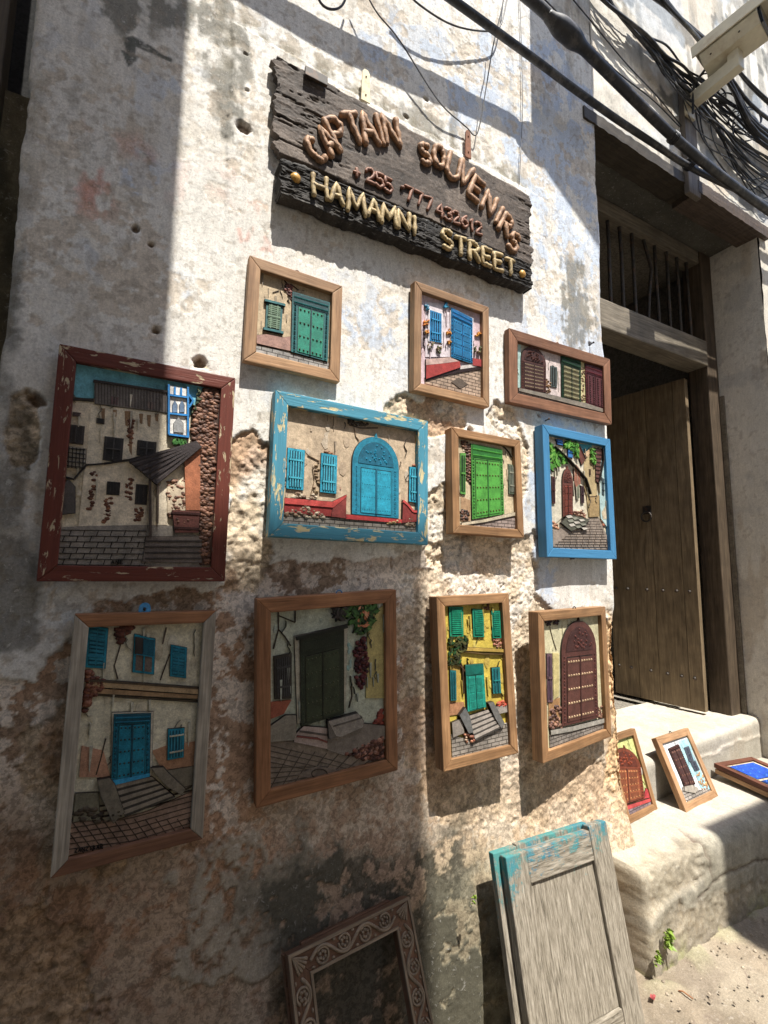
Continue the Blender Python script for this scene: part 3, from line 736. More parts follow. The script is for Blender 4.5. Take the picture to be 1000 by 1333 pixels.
class Picture:
    def __init__(s, name, label, pose, fw, depth, crop, mats, rec=.017, bevel=.0028, group=None, category='picture', warp=0):
        s.rnd = random.Random(hash(label) % 1000 if False else len(label)*7+int(pose[0]*1000))
        cx, cy, cz, yaw, tilt, roll, w, h = pose
        s.H, s.N, s.V = axes(R(yaw), R(tilt), R(roll)); s.w, s.h = w, h
        c = np.array([cx, cy, cz]); s.o = c - s.V*h/2
        mw = Matrix.Identity(4)
        for i in range(3): mw[i][0], mw[i][1], mw[i][2], mw[i][3] = s.H[i], s.N[i], s.V[i], s.o[i]
        s.root = tag(empty(name, mw), label, category, group)
        s.rec, s.fw, s.depth, s.crop = rec, fw, depth, crop
        s.parts = {}; s.order = []; s.k = 0
        e = .002
        s.in_ = (-w/2+fw-e, fw-e, w/2-fw+e, h-fw+e)
        # four mitred rails, each with the grain along its own length
        for kind, L in (('b', w), ('t', w), ('l', h), ('r', h)):
            b = MB(); j = s.rnd.uniform(-.0008, .0008)
            o = [(-L/2, 0), (L/2, 0), (L/2-fw, fw), (-L/2+fw, fw)]
            vs = [(x, j, z) for x, z in o]+[(x, depth, z) for x, z in o]
            b.add(vs, [(0, 1, 2, 3), (7, 6, 5, 4), (0, 4, 5, 1), (1, 5, 6, 2), (2, 6, 7, 3), (3, 7, 4, 0)])
            mt = mats[kind] if isinstance(mats, dict) else mats
            rot = {'b': 0, 't': math.pi, 'l': math.pi/2, 'r': -math.pi/2}[kind]
            ml = Matrix.Translation({'b': (0, 0, 0), 't': (0, 0, h), 'l': (-w/2, 0, h/2), 'r': (w/2, 0, h/2)}[kind]) @ Matrix.Rotation(rot, 4, 'Y')
            b.build('frame_rail', mt, s.root, bevel, ml)
        # backing board
    def pt(s, zx, zy):
        px, py = s.crop[0]+zx/s.crop[2], s.crop[1]+zy/s.crop[2]
        d = ray(px, py); p0 = s.o+s.N*s.rec
        t = np.dot(p0-EYE, s.N)/np.dot(d, s.N); q = EYE+d*t-s.o
        return float(q@s.H), float(q@s.V)
    def part(s, name):
        if name not in s.parts: s.parts[name] = MB()
        return s.parts[name]
    def fresh(s, name):
        s.uid = getattr(s, 'uid', 0)+1; return name+'#%d' % s.uid
    def ground(s, col, kk=.80):
        s.base = col; s.kk = kk
        x0, z0, x1, z1 = s.in_; b = s.part('painted_board')
        b.box((x0-.006, s.rec+.0008, z0-.006), (x1+.006, s.rec+.006, z1+.006), lin(col, kk)); return s
    def local(s, name, pts, col, h=.002, k=None, raw=False, outline=True):
        k = k or s.kk
        if outline and h >= .0028 and len(pts) >= 3 and name.split('#')[0] not in ('painted_wall', 'painted_paving', 'painted_path', 'painted_sky', 'painted_stain', 'painted_gable', 'painted_post'): s.outline(name, pts, h)
        if not raw: g_ = sum(col)/3; col = tuple(.86*c_+.14*g_ for c_ in col)
        pts = clip_poly(pts, *s.in_)
        if not pts: return
        ar = sum(pts[i-1][0]*pts[i][1]-pts[i][0]*pts[i-1][1] for i in range(len(pts)))
        if abs(ar) < 2e-7: return
        if ar < 0: pts = pts[::-1]
        s.k += 1; y = s.rec-h-.00002*s.k; n = len(pts)
        vs = [(x, y, z) for x, z in pts]+[(x, s.rec+.0004, z) for x, z in pts]
        fs = [tuple(range(n))]+[(i, i+n, (i+1) % n+n, (i+1) % n) for i in range(n)]
        s.part(name).add(vs, fs, col if raw else lin(col, k))
    def outline(s, name, pts, h):
        n = len(pts); ar = sum(pts[i-1][0]*pts[i][1]-pts[i][0]*pts[i-1][1] for i in range(n))
        if abs(ar) < 4e-4: return
        sg = 1 if ar > 0 else -1; out = []; e = .0011
        for i in range(n):
            a, b_, c = pts[i-1], pts[i], pts[(i+1) % n]
            d1 = (b_[0]-a[0], b_[1]-a[1]); d2 = (c[0]-b_[0], c[1]-b_[1]); l1 = math.hypot(*d1)+1e-9; l2 = math.hypot(*d2)+1e-9
            nx = (d1[1]/l1+d2[1]/l2)*sg; nz = (-d1[0]/l1-d2[0]/l2)*sg; l = math.hypot(nx, nz)+1e-9
            out.append((b_[0]+nx/l*e, b_[1]+nz/l*e))
        s.local(name, out, (46, 38, 32), h-.0009, outline=False)
    def poly(s, name, pts, col, h=.002): s.local(s.fresh(name), [s.pt(*p) for p in pts], col, h)
    def line(s, name, pts, col, w=.0015, h=.0012):
        P = [s.pt(*p) for p in pts]
        for a, b in zip(P[:-1], P[1:]):
            d = math.hypot(b[0]-a[0], b[1]-a[1])+1e-9; nx, nz = -(b[1]-a[1])/d*w/2, (b[0]-a[0])/d*w/2
            s.local(name, [(a[0]+nx, a[1]+nz), (b[0]+nx, b[1]+nz), (b[0]-nx, b[1]-nz), (a[0]-nx, a[1]-nz)], col, h)
    def quad(s, q):
        if len(q) == 2:
            a, b = s.pt(*q[0]), s.pt(*q[1]); P = [(a[0], a[1]), (b[0], a[1]), (b[0], b[1]), (a[0], b[1])]
        else: P = [s.pt(*p) for p in q]
        def f(u, v):        # u to the right, v upwards
            a = (P[0][0]*(1-u)+P[1][0]*u, P[0][1]*(1-u)+P[1][1]*u); b = (P[3][0]*(1-u)+P[2][0]*u, P[3][1]*(1-u)+P[2][1]*u)
            return (b[0]*(1-v)+a[0]*v, b[1]*(1-v)+a[1]*v)
        return f
    def uvbox(s, name, f, u0, v0, u1, v1, col, h):
        s.local(name, [f(u0, v0), f(u1, v0), f(u1, v1), f(u0, v1)], col, h)
    def stud(s, name, x, z, r, col, h):
        x0, z0, x1, z1 = s.in_
        if not (x0+r < x < x1-r and z0+r < z < z1-r): return
        y = s.rec-h
        s.part(name).add([(x-r, y, z-r), (x+r, y, z-r), (x+r, y, z+r), (x-r, y, z+r), (x, y-r*1.3, z)], [(0, 1, 4), (1, 2, 4), (2, 3, 4), (3, 0, 4)], lin(col, .7))
    def door(s, q, frame, leaf, stud=(60, 40, 30), arch=0., rows=5, cols=4, carve=None, band=.0, fwid=.13, name='painted_door', panels=False):
        f = s.quad(q); name = s.fresh(name)
        carve = carve or tuple(int(c*.72) for c in frame)
        top = 1.0
        if arch:
            sh = 1-arch
            pts = [f(0, 0), f(1, 0)]+[f(.5+.5*math.cos(a), sh+arch*math.sin(a)) for a in np.linspace(0, math.pi, 17)]
            s.local(name, pts, frame, .006)
            pts = [f(.5+.38*math.cos(a), sh+arch*.80*math.sin(a)) for a in np.linspace(0, math.pi, 13)]
            s.local(name, pts, carve, .0072)
            for i in range(26):
                a = s.rnd.uniform(.1, math.pi-.1); rr = s.rnd.uniform(.05, .34); x, z = f(.5+rr*math.cos(a), sh+.02+arch*rr*2*math.sin(a)); s.stud(name, x, z, .0046, tuple(min(255, int(c_*1.12)) for c_ in frame), .0075)
            p = f(.5, 1.0); s.local(name, [(p[0]-.006, p[1]-.004), (p[0]+.006, p[1]-.004), (p[0], p[1]+.014)], frame, .0065)
            top = sh
        else: s.uvbox(name, f, 0, 0, 1, 1, frame, .006)
        lt = top-(.05 if arch else max(.06, band))
        if band and not arch:
            s.uvbox(name, f, .03, 1-band+.02, .97, .985, carve, .0072)
            for i in range(22):
                for j in range(2):
                    x, z = f(.06+.88*i/21, 1-band*(.35+.4*j)); s.stud(name, x, z, .0036, tuple(min(255, int(c_*1.15)) for c_ in frame), .0074)
        # carved dentils along the jambs
        for sd in (fwid*.5, 1-fwid*.5):
            for i in range(20):
                x, z = f(sd, .03+(lt-.03)*i/19); s.stud(name, x, z, .0042, carve if i % 2 else tuple(min(255, int(c_*1.15)) for c_ in frame), .006)
        dk = tuple(int(c*.35) for c in leaf)
        s.uvbox(name, f, fwid, .025, 1-fwid, lt, dk, .0062)
        for a, b in ((fwid+.012, .485), (.515, 1-fwid-.012)):
            s.uvbox(name, f, a, .03, b, lt-.012, leaf, .0074)
            if panels:
                for j in range(4):
                    v0 = .06+(lt-.1)*j/4; s.uvbox(name, f, a+.05, v0, b-.05, v0+(lt-.1)/4-.03, tuple(int(c*.82) for c in leaf), .0082)
            for j in range(rows):
                for i in range(cols):
                    x, z = f(a+(b-a)*(i+.5)/cols, .07+(lt-.12)*j/max(1, rows-1)); s.stud(name, x, z, (.0048 if s.w > .4 else .0038) if cols < 6 else .0032, stud, .0076)
        s.uvbox(name, f, .485, .025, .515, lt, carve, .0092)
    def window(s, q, frame, inner, bars=4, cross=2, slats=0, name='painted_window', barcol=None, lip=None):
        f = s.quad(q); bc = barcol or frame; name = s.fresh(name)
        s.uvbox(name, f, 0, 0, 1, 1, frame, .004)
        s.uvbox(name, f, .12, .06, .88, .94, inner, .0046)
        for i in range(bars):
            u = .12+.76*(i+.5)/bars; s.uvbox(name, f, u-.035, .06, u+.035, .94, bc, .0068)
        for j in range(cross):
            v = .06+.88*(j+.5)/cross; s.uvbox(name, f, .1, v-.022, .9, v+.022, bc, .0076)
        for j in range(slats):
            v = .08+.84*(j+.5)/slats; s.uvbox(name, f, .15, v-.25/slats, .85, v+.25/slats, bc, .0066)
        if lip:
            s.uvbox(name, f, -.12, .98, 1.12, 1.06, lip, .0085); s.uvbox(name, f, -.12, -.06, 1.12, .02, lip, .0085)
    def stones(s, pts, n, r, cols, name='painted_rubble', h=.004):
        P = [s.pt(*p) for p in pts]; xs = [p[0] for p in P]; zs = [p[1] for p in P]
        x0, z0, x1, z1 = s.in_
        arr = np.array([[s.rnd.uniform(min(xs), max(xs)), s.rnd.uniform(min(zs), max(zs))] for _ in range(n*4)])
        d = sdf(P, arr[:, 0], arr[:, 1]); c = 0; b = s.part(s.fresh(name))
        for (x, z), dd in zip(arr, d):
            if dd > 0 or not (x0+r < x < x1-r and z0+r < z < z1-r): continue
            q = s.rnd.uniform(.7, 1.2); col = s.rnd.choice(cols); kk = s.rnd.uniform(.7, 1.1)
            b.pebble((x, s.rec-h*.3, z), r*q*1.15, h*q, r*q*.85, lin(col, .78*kk), s.rnd, 6); c += 1
            if c >= n: break
    def leaves(s, pts, n, r, cols, name='painted_foliage'):
        P = [s.pt(*p) for p in pts]; xs = [p[0] for p in P]; zs = [p[1] for p in P]
        arr = np.array([[s.rnd.uniform(min(xs), max(xs)), s.rnd.uniform(min(zs), max(zs))] for _ in range(n*4)])
        d = sdf(P, arr[:, 0], arr[:, 1]); c = 0; name = s.fresh(name)
        for (x, z), dd in zip(arr, d):
            if dd > 0: continue
            a = s.rnd.uniform(0, 6.28); q = r*s.rnd.uniform(.7, 1.4); ca, sa = math.cos(a)*q, math.sin(a)*q
            s.local(name, [(x-ca, z-sa), (x+sa*.4, z-ca*.4), (x+ca, z+sa), (x-sa*.4, z+ca*.4)], s.rnd.choice(cols), s.rnd.uniform(.003, .008)); c += 1
            if c >= n: break
    def stains(s, n, cols, smin=.004, smax=.02, name='painted_board', region=None):
        x0, z0, x1, z1 = s.in_
        if region: P = [s.pt(*p) for p in region]; x0, x1 = min(p[0] for p in P), max(p[0] for p in P); z0, z1 = min(p[1] for p in P), max(p[1] for p in P)
        for _ in range(n):
            x, z = s.rnd.uniform(x0, x1), s.rnd.uniform(z0, z1); q = s.rnd.uniform(smin, smax)
            pts = [(x+q*s.rnd.uniform(.5, 1)*math.cos(a)*.6, z+q*s.rnd.uniform(.5, 1)*math.sin(a)) for a in np.linspace(0, 6.28, 9)[:-1]]
            cc = s.rnd.choice(cols); s.local(name, pts, tuple(.4*a_+.6*b_ for a_, b_ in zip(cc, s.base)), .0003)
    def stairs(s, q, n, col, name='painted_steps', h0=.005):
        f = s.quad(q); dk = tuple(c_*.45 for c_ in col)
        for i in range(n):
            v1 = 1-i/n; v0 = 1-(i+.62)/n; v2 = 1-(i+1)/n; h = h0+.0012*i; nm = s.fresh(name)
            s.uvbox(nm, f, 0, v0, 1, v1, col, h); s.uvbox(nm, f, 0, v2, 1, v0, dk, h-.0004)
    def weather(s, n):
        x0, z0, x1, z1 = s.in_; dk = tuple(c_*.45 for c_ in s.base)
        for _ in range(n):          # hairline cracks, wandering downwards
            x, z = s.rnd.uniform(x0, x1), s.rnd.uniform(z0+(z1-z0)*.35, z1); w = s.rnd.uniform(.0004, .0009)
            for k in range(s.rnd.randint(3, 7)):
                nx, nz = x+s.rnd.uniform(-.008, .008), z-s.rnd.uniform(.004, .013)
                s.local('painted_cracks', [(x-w, z), (x+w, z), (nx+w*.8, nz), (nx-w*.8, nz)], dk, .0005, outline=False); x, z = nx, nz
        for _ in range(n*2):        # run-off streaks
            x, z = s.rnd.uniform(x0, x1), s.rnd.uniform(z0+(z1-z0)*.4, z1); l = s.rnd.uniform(.02, .07); w = s.rnd.uniform(.001, .004); q = s.rnd.uniform(.80, .93)
            s.local('painted_cracks', [(x-w, z), (x+w, z), (x+w*.3, z-l), (x-w*.3, z-l*.9)], tuple(c_*q for c_ in s.base), .0002, outline=False)
    def done(s, mats=None):
        mats = mats or {}
        s.weather(7)
        for n, b in s.parts.items():
            if not b.v: continue
            n = n.split('#')[0]
            o = b.build(n, mats.get(n, RELIEF), s.root, recalc=False)
            if n in ('painted_rubble', 'painted_foliage', 'painted_pebbles', 'painted_flowers', 'painted_cracks'): o['kind'] = 'stuff'
        return s.root
    def loop(s, x=0.0, mat=None, r=.010):
        b = MB(); z = s.h; pts = [(x+r*math.cos(a), .012, z-.002+r*1.1*max(0, math.sin(a))) for a in np.linspace(0, math.pi, 9)]
        b.tube(pts, .0022, 6); b.build('hanging_loop', mat or RUST, s.root)

PG = 'relief pictures on the limewashed wall'
BLK = (28, 24, 20)
# ---- teal carved door, tan frame
p = Picture('framed_picture', 'square picture of a teal studded door and shuttered window, tan frame below the sign', (0.4457, -0.0300, 2.2899, .67, 1.02, -.8, .3147, .3424), .036, .026, (310, 320, 6.667), TAN)
p.ground((206, 184, 150)); p.stains(16, [(190, 160, 130), (214, 196, 168), (184, 150, 128)])
p.poly('painted_plinth', [(160, 780), (260, 770), (400, 800), (450, 790), (450, 915), (400, 905), (160, 850)], (186, 140, 124), .004)
p.poly('painted_paving', [(150, 870), (300, 900), (450, 935), (800, 1020), (800, 1100), (140, 950)], (176, 172, 166), .0025)
p.line('painted_cracks', [(165, 858), (270, 880), (435, 935)], (70, 50, 44), .004); p.line('painted_cracks', [(170, 800), (280, 830), (390, 865)], (100, 70, 60), .002)
p.line('painted_cracks', [(390, 285), (440, 350), (470, 400)], (70, 48, 40), .004); p.line('painted_cracks', [(400, 350), (480, 350), (525, 385)], (60, 44, 40), .003); p.line('painted_cracks', [(405, 370), (440, 430), (465, 470)], (110, 70, 60), .003)
p.line('painted_cracks', [(300, 405), (355, 388)], (80, 60, 40), .0014)
p.stones([(395, 330), (470, 345), (470, 450), (400, 400)], 30, .005, [(190, 130, 120), (160, 100, 90), (90, 60, 56)])
p.window([(243, 490), (385, 525), (370, 755), (232, 725)], (52, 110, 108), (70, 96, 76), 2, 1, 12, barcol=(120, 150, 120), lip=(48, 120, 124))
p.door([(468, 405), (790, 500), (770, 1010), (455, 925)], (40, 110, 112), (34, 150, 122), (66, 54, 34), 0, 4, 3, (28, 74, 80), .22, .15)
p.done({'painted_paving': PAVING}); p.loop(.0)
# ---- blue door between pink walls
p = Picture('framed_picture', 'upright picture of a bright blue door and window in pink walls, tan frame', (1.0601, -.0380, 2.3478, .78, -.63, -.10, .3540, .4148), .032, .034, (530, 355, 7.0167), TAN)
p.ground((226, 200, 206)); p.stains(26, [(240, 225, 228), (206, 150, 160), (214, 176, 186), (236, 214, 200)])
p.poly('painted_wall', [(165, 270), (345, 285), (395, 320), (395, 770), (165, 770)], (236, 222, 228), .001); p.stains(14, [(214, 160, 170), (226, 190, 196)], region=[(170, 560), (390, 770)], name='painted_wall')
p.poly('painted_paving', [(160, 975), (470, 905), (690, 865), (690, 1150), (160, 1010)], (206, 176, 150), .0015)
p.poly('painted_bench', [(165, 795), (395, 775), (470, 815), (300, 840), (165, 855)], (214, 178, 166), .005); p.poly('painted_bench', [(165, 850), (300, 838), (470, 815), (478, 870), (330, 920), (165, 975)], (190, 62, 56), .007)
p.poly('painted_bench', [(590, 785), (685, 800), (685, 865), (590, 850)], (190, 66, 66), .006); p.poly('painted_bench', [(470, 855), (585, 840), (640, 860), (480, 890)], (232, 220, 214), .004)
p.line('painted_cracks', [(165, 975), (300, 935), (480, 900), (690, 868)], (46, 22, 20), .012, .004); p.stones([(300, 890), (470, 850), (480, 905), (300, 945)], 26, .004, [(60, 30, 28), (90, 40, 36), (190, 150, 140)])
p.poly('painted_drain', [(400, 1000), (470, 962), (550, 1020), (480, 1062)], (112, 96, 82), .003)
p.poly('painted_surround', [(190, 325), (322, 370), (318, 650), (188, 630)], (246, 240, 244), .003); p.window([(205, 345), (308, 380), (308, 645), (200, 625)], (28, 140, 208), (20, 90, 150), 4, 2, barcol=(40, 160, 226))
p.poly('painted_surround', [(388, 315), (600, 420), (595, 845), (392, 770)], (240, 236, 240), .003)
p.door([(395, 325), (588, 425), (585, 835), (395, 775)], (30, 150, 214), (24, 142, 210), (20, 60, 100), 0, 4, 4, (22, 104, 170), .20, .08, panels=True)
for fx, fy in ((180, 545), (375, 545), (375, 640), (645, 570), (170, 460)): p.leaves([(fx-18, fy-22), (fx+18, fy-22), (fx+18, fy+22), (fx-18, fy+22)], 7, .006, [(240, 140, 50), (250, 170, 60)], 'painted_flowers')
p.leaves([(325, 280), (365, 280), (365, 330), (325, 330)], 9, .007, [(40, 140, 190), (60, 170, 210)], 'painted_flowers'); p.leaves([(168, 300), (190, 300), (190, 350), (168, 350)], 6, .006, [(60, 160, 200)], 'painted_flowers')
for fx, fy in ((640, 700), (300, 700), (210, 670)): p.leaves([(fx-30, fy-30), (fx+30, fy-30), (fx+30, fy+30), (fx-30, fy+30)], 7, .006, [(120, 130, 90), (170, 150, 110)], 'painted_flowers')
p.done({'painted_paving': PAVING})
# ---- three doors, wide
p = Picture('framed_picture', 'wide picture of three doors, brown arched, green and maroon, in reddish frame', (1.6568, -.0360, 2.3403, -1.01, -.96, 0, .6203, .3153), .046, .030, (650, 415, 6.25), REDWOOD)
p.ground((206, 196, 176)); p.poly('painted_wall', [(150, 210), (175, 212), (170, 560), (150, 560)], (186, 222, 214), .001); p.poly('painted_wall', [(320, 235), (500, 285), (505, 640), (380, 620)], (232, 212, 206), .001)
p.stains(8, [(230, 190, 110), (224, 180, 140)], .01, .025, 'painted_wall', [(395, 290), (430, 380)]); p.stains(10, [(176, 136, 80), (150, 110, 66)], .01, .022, 'painted_wall', [(385, 560), (500, 640)])
p.poly('painted_wall', [(640, 335), (695, 345), (700, 690), (650, 680)], (222, 208, 150), .002); p.stones([(665, 400), (692, 400), (695, 690), (665, 680)], 40, .006, [(150, 120, 90), (180, 150, 100), (110, 80, 60)])
p.poly('painted_kerb', [(150, 565), (380, 615), (700, 690), (865, 745), (865, 770), (150, 590)], (142, 132, 118), .007); p.poly('painted_paving', [(150, 592), (865, 775), (865, 800), (150, 640)], (150, 142, 132), .003)
p.stones([(380, 470), (420, 520), (420, 620), (382, 615)], 26, .006, [(120, 90, 60), (160, 120, 80)])
p.door([(172, 205), (372, 265), (372, 605), (172, 570)], (92, 54, 48), (80, 48, 44), (190, 170, 140), .34, 7, 6, (70, 40, 36), 0, .11)
p.window([(413, 385), (466, 398), (464, 562), (414, 552)], (96, 110, 108), (50, 56, 54), 2, 0)
p.door([(497, 285), (655, 345), (655, 685), (500, 645)], (24, 70, 44), (100, 92, 62), (196, 190, 150), 0, 7, 5, (18, 54, 34), .24, .1)
p.door([(690, 365), (845, 415), (850, 740), (700, 690)], (110, 42, 52), (96, 46, 50), (70, 30, 34), 0, 12, 2, (84, 30, 40), .26, .08)
p.done({'painted_paving': PAVING}); p.loop(-.02)
# ---- the large worn red-framed one
WORNRED = wood_mat('worn_red_paint', lin((150, 130, 100)), lin((206, 190, 152)), paint=lin((108, 54, 42), .85), chip=.42, chipcol=lin((190, 172, 140)), rough=.55, bstr=.6)
p = Picture('framed_picture', 'large picture of white houses with lean-to roof and pebble wall, worn red frame', (.0471, -.0400, 1.7632, .06, -.19, -.2, .4338, .5926), .039, .034, (0, 430, 2.941), WORNRED)
p.ground((226, 214, 188), 1.0); p.poly('painted_sky', [(270, 115), (870, 200), (870, 300), (700, 330), (600, 240), (360, 260), (270, 262)], (104, 178, 196), .0004)
p.poly('painted_gable', [(362, 195), (640, 238), (645, 318), (362, 282)], (126, 118, 112), .005)
for i in range(24): x = 366+i*11.6; p.line('painted_gable', [(x, 200+i*1.8), (x, 280+i*1.5)], (84, 76, 72), .0022, .0062)
p.line('painted_gable', [(358, 196), (640, 238)], (60, 52, 48), .006, .008)
p.window([(420, 252), (456, 290)], (70, 56, 56), (126, 96, 96), 1, 0); p.window([(560, 272), (594, 306)], (80, 66, 60), (140, 120, 112), 1, 0)
p.poly('painted_wall', [(262, 272), (350, 280), (345, 545), (300, 560), (240, 520)], (216, 200, 172), .001); p.line('painted_cracks', [(270, 262), (358, 268)], (60, 50, 44), .006, .003)
p.poly('painted_wall', [(348, 285), (640, 320), (640, 460), (420, 520), (330, 510)], (226, 212, 184), .0018); p.poly('painted_wall', [(325, 518), (490, 500), (580, 515), (640, 580), (640, 745), (300, 750)], (226, 210, 182), .0026)
for x, y, l in ((395, 300, 60), (440, 305, 40), (500, 310, 170), (485, 310, 60), (540, 320, 40), (570, 325, 46), (600, 320, 30)): p.poly('painted_stain', [(x-8, y), (x+8, y), (x+5, y+l), (x-5, y+l*.9)], (150, 116, 82), .0022)
p.stains(30, [(196, 170, 130), (206, 184, 150), (236, 224, 200)], .006, .018, 'painted_wall', [(330, 300), (630, 740)])
for q in ([(355, 535), (372, 545), (352, 690), (335, 690)], [(485, 570), (508, 570), (500, 650), (478, 650)], [(402, 640), (432, 640), (420, 735), (396, 735)], [(520, 680), (545, 680), (540, 740), (515, 740)], [(495, 340), (515, 340), (505, 440), (490, 440)]): p.stones(q, 26, .006, [(130, 84, 62), (110, 70, 54), (160, 110, 80)])
dk = (46, 44, 44)
p.window([(402, 408), (466, 504)], (62, 58, 56), dk, 1, 1, barcol=(80, 76, 74)); p.window([(528, 422), (594, 486)], (62, 58, 56), dk, 1, 1, barcol=(84, 80, 78)); p.window([(412, 580), (456, 632)], (52, 50, 48), dk, 3, 0); p.window([(522, 590), (560, 668)], (62, 56, 52), dk, 2, 0)
p.window([(262, 362), (318, 438)], (70, 62, 58), (54, 48, 46), 1, 0); p.window([(280, 314), (310, 334)], (110, 90, 84), (80, 64, 60), 0, 0); p.window([(372, 338), (398, 360)], (80, 70, 60), dk, 0, 0)
p.poly('painted_balcony', [(250, 445), (330, 455), (326, 530), (245, 525)], (186, 178, 164), .004)
for i in range(6): p.line('painted_balcony', [(252+i*14, 446+i*2), (248+i*14, 528)], (50, 46, 44), .0022, .007)
for i in range(5): p.line('painted_balcony', [(248, 452+i*17), (328, 460+i*17)], (50, 46, 44), .0022, .0076)
p.poly('painted_arch', [(240, 705), (240, 600), (262, 570), (288, 600), (288, 700)], (92, 86, 82), .005)
p.line('painted_cable', [(285, 570), (330, 518), (400, 512), (490, 498), (560, 480)], (40, 34, 32), .004, .006); p.line('painted_cable', [(240, 560), (285, 572)], (40, 34, 32), .004, .006)
p.poly('painted_paving', [(225, 755), (320, 750), (560, 745), (700, 750), (770, 800), (770, 930), (200, 930)], (142, 134, 124), .002)
for i in range(7):
    y = 765+i*22; p.line('painted_paving', [(215, y), (560, y+4)], (54, 48, 44), .0022, .0028)
    for k in range(7): x = 222+k*52+(26 if i % 2 else 0); p.line('painted_paving', [(x, y), (x-8, y+22)], (54, 48, 44), .0022, .0028)
p.poly('painted_steps', [(560, 790), (770, 790), (770, 890), (545, 885)], (112, 100, 92), .005)
for i in range(4): p.line('painted_steps', [(556, 808+i*22), (770, 808+i*22)], (66, 58, 54), .003, .0068)
p.poly('painted_post', [(640, 600), (710, 575), (710, 690), (640, 700)], (206, 186, 156), .003); p.poly('painted_post', [(705, 500), (765, 440), (765, 690), (710, 690)], (170, 100, 66), .006)
peb = [(120, 84, 66), (142, 100, 80), (100, 70, 56), (160, 118, 94)]
p.poly('painted_pebble_wall', [(740, 300), (790, 225), (850, 225), (850, 900), (765, 900), (765, 470), (730, 440)], (74, 50, 40), .002)
p.stones([(745, 300), (790, 222), (850, 230), (850, 905), (762, 905), (762, 470), (735, 420)], 420, .0088, peb, 'painted_pebbles', .008)
p.stones([(642, 580), (708, 575), (708, 690), (642, 720)], 60, .0075, peb, 'painted_pebbles', .007)
p.poly('painted_roof', [(495, 505), (750, 432), (766, 448), (595, 590)], (98, 88, 86), .012)
for i in range(6): t = i/5; p.line('painted_roof', [(500+95*t, 508+80*t), (752+12*t, 434+14*t)] if False else [(497+98*t, 507+83*t), (750+16*t, 433+15*t)], (60, 52, 52), .006, .0145)
p.poly('painted_post', [(568, 515), (578, 515), (580, 792), (570, 792)], (74, 60, 52), .012); p.poly('painted_post', [(600, 590), (608, 590), (606, 740), (599, 740)], (84, 70, 60), .010)
p.poly('painted_cart', [(658, 690), (762, 695), (758, 775), (668, 775)], (110, 62, 54), .009); p.stones([(672, 718), (748, 722), (746, 748), (672, 746)], 18, .006, peb, 'painted_pebbles', .012); p.line('painted_cart', [(655, 700), (765, 706)], (70, 36, 32), .005, .011); p.line('painted_cart', [(664, 757), (760, 762)], (70, 36, 32), .005, .011)
p.poly('painted_lattice', [(642, 212), (722, 228), (722, 412), (645, 402)], (232, 228, 222), .004)
cb = (36, 130, 206)
for a, b_ in (((645, 212), (645, 402)), ((718, 222), (718, 412)), ((645, 252), (720, 262)), ((645, 322), (720, 330)), ((645, 402), (722, 412)), ((668, 222), (668, 250)), ((692, 226), (692, 254)), ((720, 250), (738, 275)), ((738, 275), (720, 300))): p.line('painted_lattice', [a, b_], cb, .005, .009)
for cxx in (668, 695): p.poly('painted_lattice', [(cxx-9, 318), (cxx-9, 290), (cxx, 272), (cxx+9, 290), (cxx+9, 318)], (96, 120, 150), .0065)
p.poly('painted_lattice', [(664, 392), (664, 360), (682, 336), (700, 360), (700, 396)], (150, 150, 150), .0065)
p.leaves([(655, 420), (710, 415), (715, 440), (660, 442)], 18, .007, [(50, 110, 40), (80, 140, 60)]); p.leaves([(735, 240), (765, 220), (765, 300), (732, 320)], 14, .006, [(60, 80, 50), (90, 100, 70)])
